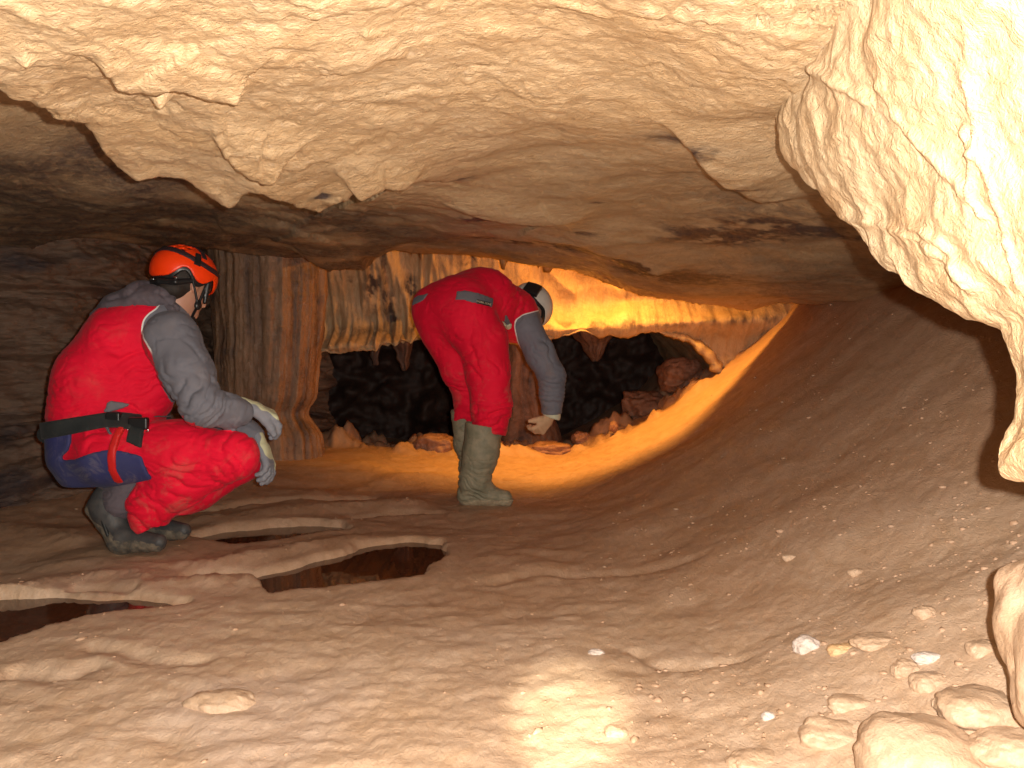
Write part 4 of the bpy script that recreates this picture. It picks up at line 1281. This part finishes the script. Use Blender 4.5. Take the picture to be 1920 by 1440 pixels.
sk = Vol(P(150, 1000, 2.9) - [0, .2, 0], P(300, 890, 2.9) + [0, .35, .02], .005)
sk.chain([P(206, 930, 2.92), P(228, 942, 2.89), P(240, 915, 2.90), P(215, 905, 2.92)], [.052, .055, .060, .050], .02)
part('sock', sk, M['grey_cloth'], A, fold=[(P(206, 930, 2.9), .08, (0, 0, 1), .02, .005)], attrs=dm(.5))

# ================================================================ caver B: bending over, white helmet, rubber boots
DBm = 3.95
def polyB(pts): return [sp(a, b, DBm) for a, b in pts]
B = root('person', [G(890, 940, 0)[0], G(890, 940, 0)[1], 0])
tag(B, 'caver in red overall, white helmet and rubber boots bending over to touch the ground', 'person', 'cavers')
pR, pL = P(895, 612, 3.93), P(842, 606, 4.07)
wv = Vol([P(740, 600, 3.95)[0], 3.5, .25], [P(1085, 600, 3.95)[0], 4.75, P(900, 490, 3.95)[2]], .0066)
s = wv
fw = nrm(np.array([.60, .80, 0]))                 # the way he faces
sd = np.array([-.80, .60, 0])                     # his left
s.ell(P(860, 588, 4.0), (.155, .195, .165), (fw, sd, up), .05)
s.ell(P(880, 600, 3.92), (.125, .12, .15), (fw, sd, up), .05)
s.ell(P(822, 594, 4.05), (.12, .125, .150), (fw, sd, up), .05)
s.ell(P(806, 574, 4.08), (.09, .09, .10), (fw, sd, up), .05)
s.cone(P(864, 572, 4.03), P(902, 560, 4.12), .155, .150, .05, (sd, 1.18))
s.cone(P(902, 560, 4.12), P(948, 588, 4.27), .150, .142, .05, (sd, 1.22))
s.cone(P(948, 588, 4.27), P(974, 608, 4.35), .135, .108, .05, (sd, 1.25))
s.chain([P(905, 640, 3.92), P(915, 700, 3.90), P(922, 760, 3.90), P(918, 800, 3.92)], [.130, .105, .096, .088], .04)
s.chain([P(838, 630, 4.06), P(862, 695, 4.07), P(880, 742, 4.10), P(872, 785, 4.14)], [.118, .090, .074, .064], .04)
shB, elB, wrB = P(992, 622, 4.22), P(1034, 704, 4.18), P(1035, 776, 4.20)
s.chain([shB, shB * .5 + elB * .5, elB], [.082, .076, .072], .03)
s.chain([elB, elB * .5 + wrB * .5, wrB], [.070, .066, .054], .02)
shB2, elB2, wrB2 = P(900, 640, 4.50), P(830, 680, 4.52), P(845, 745, 4.55)
s.chain([shB2, P(860, 655, 4.5), P(824, 652, 4.34)], [.075, .055, .045], .03)
s.chain([P(824, 652, 4.34), P(870, 690, 4.45)], [.045, .04], .03)
fullB0 = s.f.copy()
# hems over the boots, cuff
hemB = [s.extrude(polyB([(700, 1100), (700, 800), (845, 796), (868, 788), (875, 800), (880, 806), (905, 806), (938, 812), (952, 818), (975, 800), (1000, 1100)]))]
dv = nrm(wrB - elB)
cut = np.maximum(-s.half(wrB - dv * .0 , dv), np.sqrt((s.ax[0][:, None, None] - wrB[0]) ** 2 + (s.ax[1][None, :, None] - wrB[1]) ** 2 + (s.ax[2][None, None, :] - wrB[2]) ** 2) - .08)
f = np.maximum(np.maximum(s.f, -hemB[0]), -cut)
f = np.maximum(f, s.half(P(994, 600, 4.38), nrm(P(1006, 600, 4.40) - P(960, 585, 4.28))) * np.float32(1) if False else f)
suitB = s.like(f.astype(np.float32))
slvB = smooth_pts([sp(a, b, DBm) for a, b in [(1010, 583), (1002, 585), (985, 590), (972, 597), (966, 610), (968, 626), (975, 650)]], 5)
slvB_poly = [tuple(q) for q in slvB] + [sp(990, 700, DBm), sp(1000, 850, DBm), sp(1120, 850, DBm), sp(1120, 560, DBm)]
def seamB(V):
    x = V[:, 0] * DBm / V[:, 1]; z = .7 + (V[:, 2] - .7) * DBm / V[:, 1]
    d = poly_sd(x, z, slvB_poly)
    d2 = poly_sd(x, z, polyB([(740, 640), (803, 640), (812, 668), (825, 700), (740, 700)]))
    far = V[:, 1] > 4.2
    return {'seam': np.where(far & (x < 0), np.minimum(d, d2), d), 'dirt': dirtmap(V, .2, .9), 'pipe': np.ones(len(V))}
fsB = [(P(920, 770, 3.85), .12, (-.25, 0, 1), .045, .012), (P(860, 760, 4.0), .09, (.3, 0, 1), .04, .009), (P(900, 690, 3.85), .15, (.9, 0, .6), .06, .010), (P(870, 640, 3.85), .12, (1, 0, -.5), .06, .008),
       (P(1010, 650, 4.15), .10, (.9, 0, .5), .045, .011), (P(1035, 735, 4.15), .10, (.2, 0, 1), .03, .008), (P(960, 560, 4.1), .12, (.8, 0, -.5), .05, .008), (P(850, 560, 3.95), .12, (.15, 0, 1), .05, .005),
       (P(930, 790, 3.85), .08, (0, 0, 1), .025, .006)]
part('overall', suitB, M['suit'], B, fold=fsB, seed=9.0, attrs=seamB)
headB = P(990, 580, 4.42)
bx3 = nrm(np.array([.42, .50, -.75])); bu3 = np.array([.55, .45, .6]); bu3 -= bx3 * (bu3 @ bx3); bu3 = nrm(bu3); bs3 = np.cross(bx3, bu3)
vh = Vol([wv.lo[0], 3.5, .1], [P(1085, 600, 3.95)[0] + .06, 4.85, P(900, 490, 3.95)[2]], .0066)
sl_, _, _, _ = vh._box(wv.lo, wv.lo + (wv.n - 1) * wv.res)
g = np.full(vh.n, .3, np.float32)
ofs = np.round((wv.lo - vh.lo) / vh.res).astype(int)
vh.lo = wv.lo - ofs * vh.res
vh.ax = [(vh.lo[i] + vh.res * np.arange(vh.n[i])).astype(np.float32) for i in range(3)]
e_ = np.minimum(np.array(wv.n), np.array(vh.n) - ofs)
g[ofs[0]:ofs[0] + e_[0], ofs[1]:ofs[1] + e_[1], ofs[2]:ofs[2] + e_[2]] = fullB0[:e_[0], :e_[1], :e_[2]] + .026
vh.f = g
vh.cone(P(978, 606, 4.35), headB, .06, .055, .02)
face_head(vh, headB, bx3, bu3, bs3)
for a_, b_, r_ in ((P(916, 790, 3.92), P(895, 890, 3.92), .05), (P(874, 775, 4.14), P(878, 870, 4.17), .03)):
    vh.cone(a_, b_, r_, .03, .02)
part('body', vh, M['skin'], B)
v, helB = helmet(B, headB + bu3 * .036, bx3, bu3, bs3, M['helmet_white'], vents=False, wavy=False, rad=(.134, .116, .116))
# battery box strapped to the back of the helmet
hcB = headB + bu3 * .036
camdir = nrm(CAM - hcB)
nb_ = nrm(camdir * .72 + up * .72 + np.array([.02, 0, 0]))
c0 = hcB + nb_ * .108
tx = nrm(np.cross(nb_, np.array([.40, .2, .9]))); ty = np.cross(nb_, tx)
bb = Vol(c0 - .09, c0 + .09, .003)
X_, Y_, Z_ = bb.ax[0][:, None, None] - c0[0], bb.ax[1][None, :, None] - c0[1], bb.ax[2][None, None, :] - c0[2]
L_ = [np.abs(X_ * q[0] + Y_ * q[1] + Z_ * q[2]) for q in (tx, ty, nb_)]
bq = np.sqrt(np.maximum(L_[0] - .038, 0) ** 2 + np.maximum(L_[1] - .034, 0) ** 2 + np.maximum(L_[2] - .018, 0) ** 2) - .006
part('battery_box', bb.like(bq.astype(np.float32)), M['black'], helB, relax=0)
# collar piping, pockets
fullB = suitB.f
def shB_(poly, off, ylo=None, yhi=None): return shell(poly, off, ylo, yhi, src=fullB, vol=wv)
p1 = polyB([(858, 549), (875, 548), (900, 553), (926, 561), (924, 579), (890, 572), (870, 566), (857, 566)])
pk1 = part('pocket', shB_(p1, .006, yhi=4.05), M['pocket'], B, attrs=dm(.4), relax=1)
p2 = polyB([(772, 557), (782, 552), (804, 550), (796, 561), (788, 566), (768, 572)])
part('pocket', shB_(p2, .006, yhi=4.08), M['pocket'], B, attrs=dm(.4), relax=1)
p3 = polyB([(948, 586), (952, 592), (960, 606), (955, 612), (944, 602)])
part('pocket_trim', shB_(p3, .006, yhi=4.25), M['pocket'], B, attrs=dm(.2), relax=1)
p4 = polyB([(941, 602), (952, 607), (956, 603), (960, 604), (959, 613), (952, 616), (946, 612)])
part('pocket_trim', shB_(p4, .012, yhi=4.25), M['cuff'], B, attrs=dm(.1), relax=1)
def surfB(cx_, cy_, lo=3.6, hi=4.3, off=.008):
    for dd in np.linspace(lo, hi, 500):
        q = P(cx_, cy_, dd)
        i = tuple(np.round((q - wv.lo) / wv.res).astype(int))
        if all(0 <= i[z] < wv.n[z] for z in range(3)) and fullB[i] < off: return q
    return P(cx_, cy_, 3.85)
# the small woven label on the right pocket: dark patch with pale lettering
c1, c2 = surfB(893, 565), surfB(918, 571)
ldir = nrm(c2 - c1); lup = np.array([0, 0, 1.0]); ln = nrm(np.cross(ldir, lup)); ln = ln if ln[1] < 0 else -ln; lup = np.cross(ln, ldir) * -1
if lup[2] < 0: lup = -lup
lc = (c1 + c2) / 2 + ln * .006
hw_, hh_ = .036, .0095
lab = [lc + ldir * a * hw_ + lup * b * hh_ + ln * c for c in (-.002, .002) for a, b in ((-1, -1), (1, -1), (1, 1), (-1, 1))]
lo_ = mesh_obj('pocket_label', np.array(lab), [[0, 3, 2, 1], [4, 5, 6, 7], [0, 1, 5, 4], [1, 2, 6, 5], [2, 3, 7, 6], [3, 0, 4, 7]], M['black_band'], B, smooth=False)
tc = bpy.data.curves.new('lettering', 'FONT'); tc.body = 'WORK ZONE'; tc.size = .0135; tc.align_x = 'CENTER'; tc.align_y = 'CENTER'; tc.extrude = .0004
to = bpy.data.objects.new('lettering', tc); COL.objects.link(to); to.parent = lo_
from mathutils import Matrix
mt = Matrix((ldir, lup, ln)).transposed().to_4x4(); mt.translation = Vector(lc + ln * .0026)
to.matrix_world = mt
M['thread'] = plain('pale_thread', (.62, .55, .38), .8)
tc.materials.append(M['thread'])
bpy.context.view_layer.update()
tm = bpy.data.meshes.new_from_object(to.evaluated_get(bpy.context.evaluated_depsgraph_get()))
tw = to.matrix_world.copy()
bpy.data.objects.remove(to)
to = bpy.data.objects.new('lettering', tm); COL.objects.link(to)
tm.transform(tw); to.parent = lo_
# boots
def boot(parent, top, mid, ank, heel, toe, rt, name='boot', cut=None, zf=0.0):
    lo = np.minimum.reduce([top, ank, heel, toe]) - .11; hi = np.maximum.reduce([top, ank, heel, toe]) + .11
    v = Vol(lo, hi, .0042)
    sdv = nrm(np.cross(toe - heel, up))
    v.chain([top, mid, ank], [rt, rt * .92, rt * .80], .03)
    v.chain([ank, heel + up * .045], [rt * .80, .050], .03)
    v.chain([heel + up * .045, (heel + toe) / 2 + up * .048, toe + up * .036 - (toe - heel) * .06], [.050, .046, .036], .03, (sdv, .98))
    v.cone(ank, (heel + toe) / 2 + up * .05, .055, .045, .03)
    f0 = v.f.copy()
    f = np.maximum(f0, v.half(top + up * .01, nrm(top - ank)))
    core = np.maximum(f0 + .006, v.half(top - up * .03, -nrm(top - ank)))
    f = np.maximum(f, -np.maximum(f0 + .006, -v.half(top - up * .05, nrm(top - ank))))
    f = np.maximum(f, -v.half([0, 0, zf + .012], up))
    fd = [(ank, .09, nrm(np.array([.35, 0, 1.0])), .034, .012), (mid, .12, (.3, .1, 1), .06, .005), (ank - up * .04, .07, (.6, 0, 1), .03, .009)]
    o = part('boot', v.like(f.astype(np.float32)), M['rubber'], parent, fold=fd, seed=4.0)
    w2 = Vol(lo, hi, .0042)
    w2.chain([heel + up * .045, (heel + toe) / 2 + up * .045, toe + up * .034 - (toe - heel) * .06], [.057, .051, .042], .03, (sdv, .98))
    g = np.maximum(w2.f, w2.half([0, 0, zf + .030], up)); g = np.maximum(g, -w2.half([0, 0, zf - .004], up))
    part('sole', w2.like(g.astype(np.float32)), M['sole'], o, relax=1, disp=lambda V: .003 * fbm(V, 40, 2))
    return o
boot(B, P(908, 800, 3.92), P(902, 850, 3.92), P(890, 902, 3.92), np.array([P(878, 930, 3.92)[0], 3.92, 0]), np.array([P(952, 930, 3.88)[0], 3.90, 0]), .094)
boot(B, P(870, 770, 4.15), P(876, 830, 4.17), P(884, 880, 4.18), np.array([P(886, 930, 4.18)[0], 4.18, 0]), np.array([P(912, 930, 4.3)[0], 4.36, 0]), .072)
# hand with pale cuff, fingers reaching down
gB = hand_vol(P(1031, 784, 4.20), P(1012, 806, 4.17) - P(1034, 780, 4.20), (.75, -.75, -.25), (-.7, -.2, .5), [(.9, 1.1, .8), (.8, 1.0, .7), (.65, .95, .7), (.5, .8, .6)], length=.160, thumb=(.7, .2), r=.0115)
part('glove', gB, M['glove_tan'], B, attrs=dm(.5), relax=1)
cf = Vol(wrB - .1, wrB + .1, .0034)
cf.cone(wrB + dv * .008 + [-.004, 0, 0], wrB + dv * .020 + [-.012, 0, 0], .050, .046, .004)
cf.f = np.maximum(np.maximum(cf.f, -cf.half(wrB - dv * .006, dv)), cf.half(wrB + dv * .020, nrm(dv + np.array([-.4, 0, 0]))))
part('cuff', cf, M['cuff'], B, attrs=dm(.3), relax=1)
g2 = hand_vol(P(850, 690, 4.50), P(880, 760, 4.55) - P(850, 690, 4.5), (-.5, -.5, 0), (0, 1, 0), [(.4, .5, .4)] * 4, length=.165, res=.004)
part('glove', g2, M['glove_tan'], B, attrs=dm(.5), relax=1)
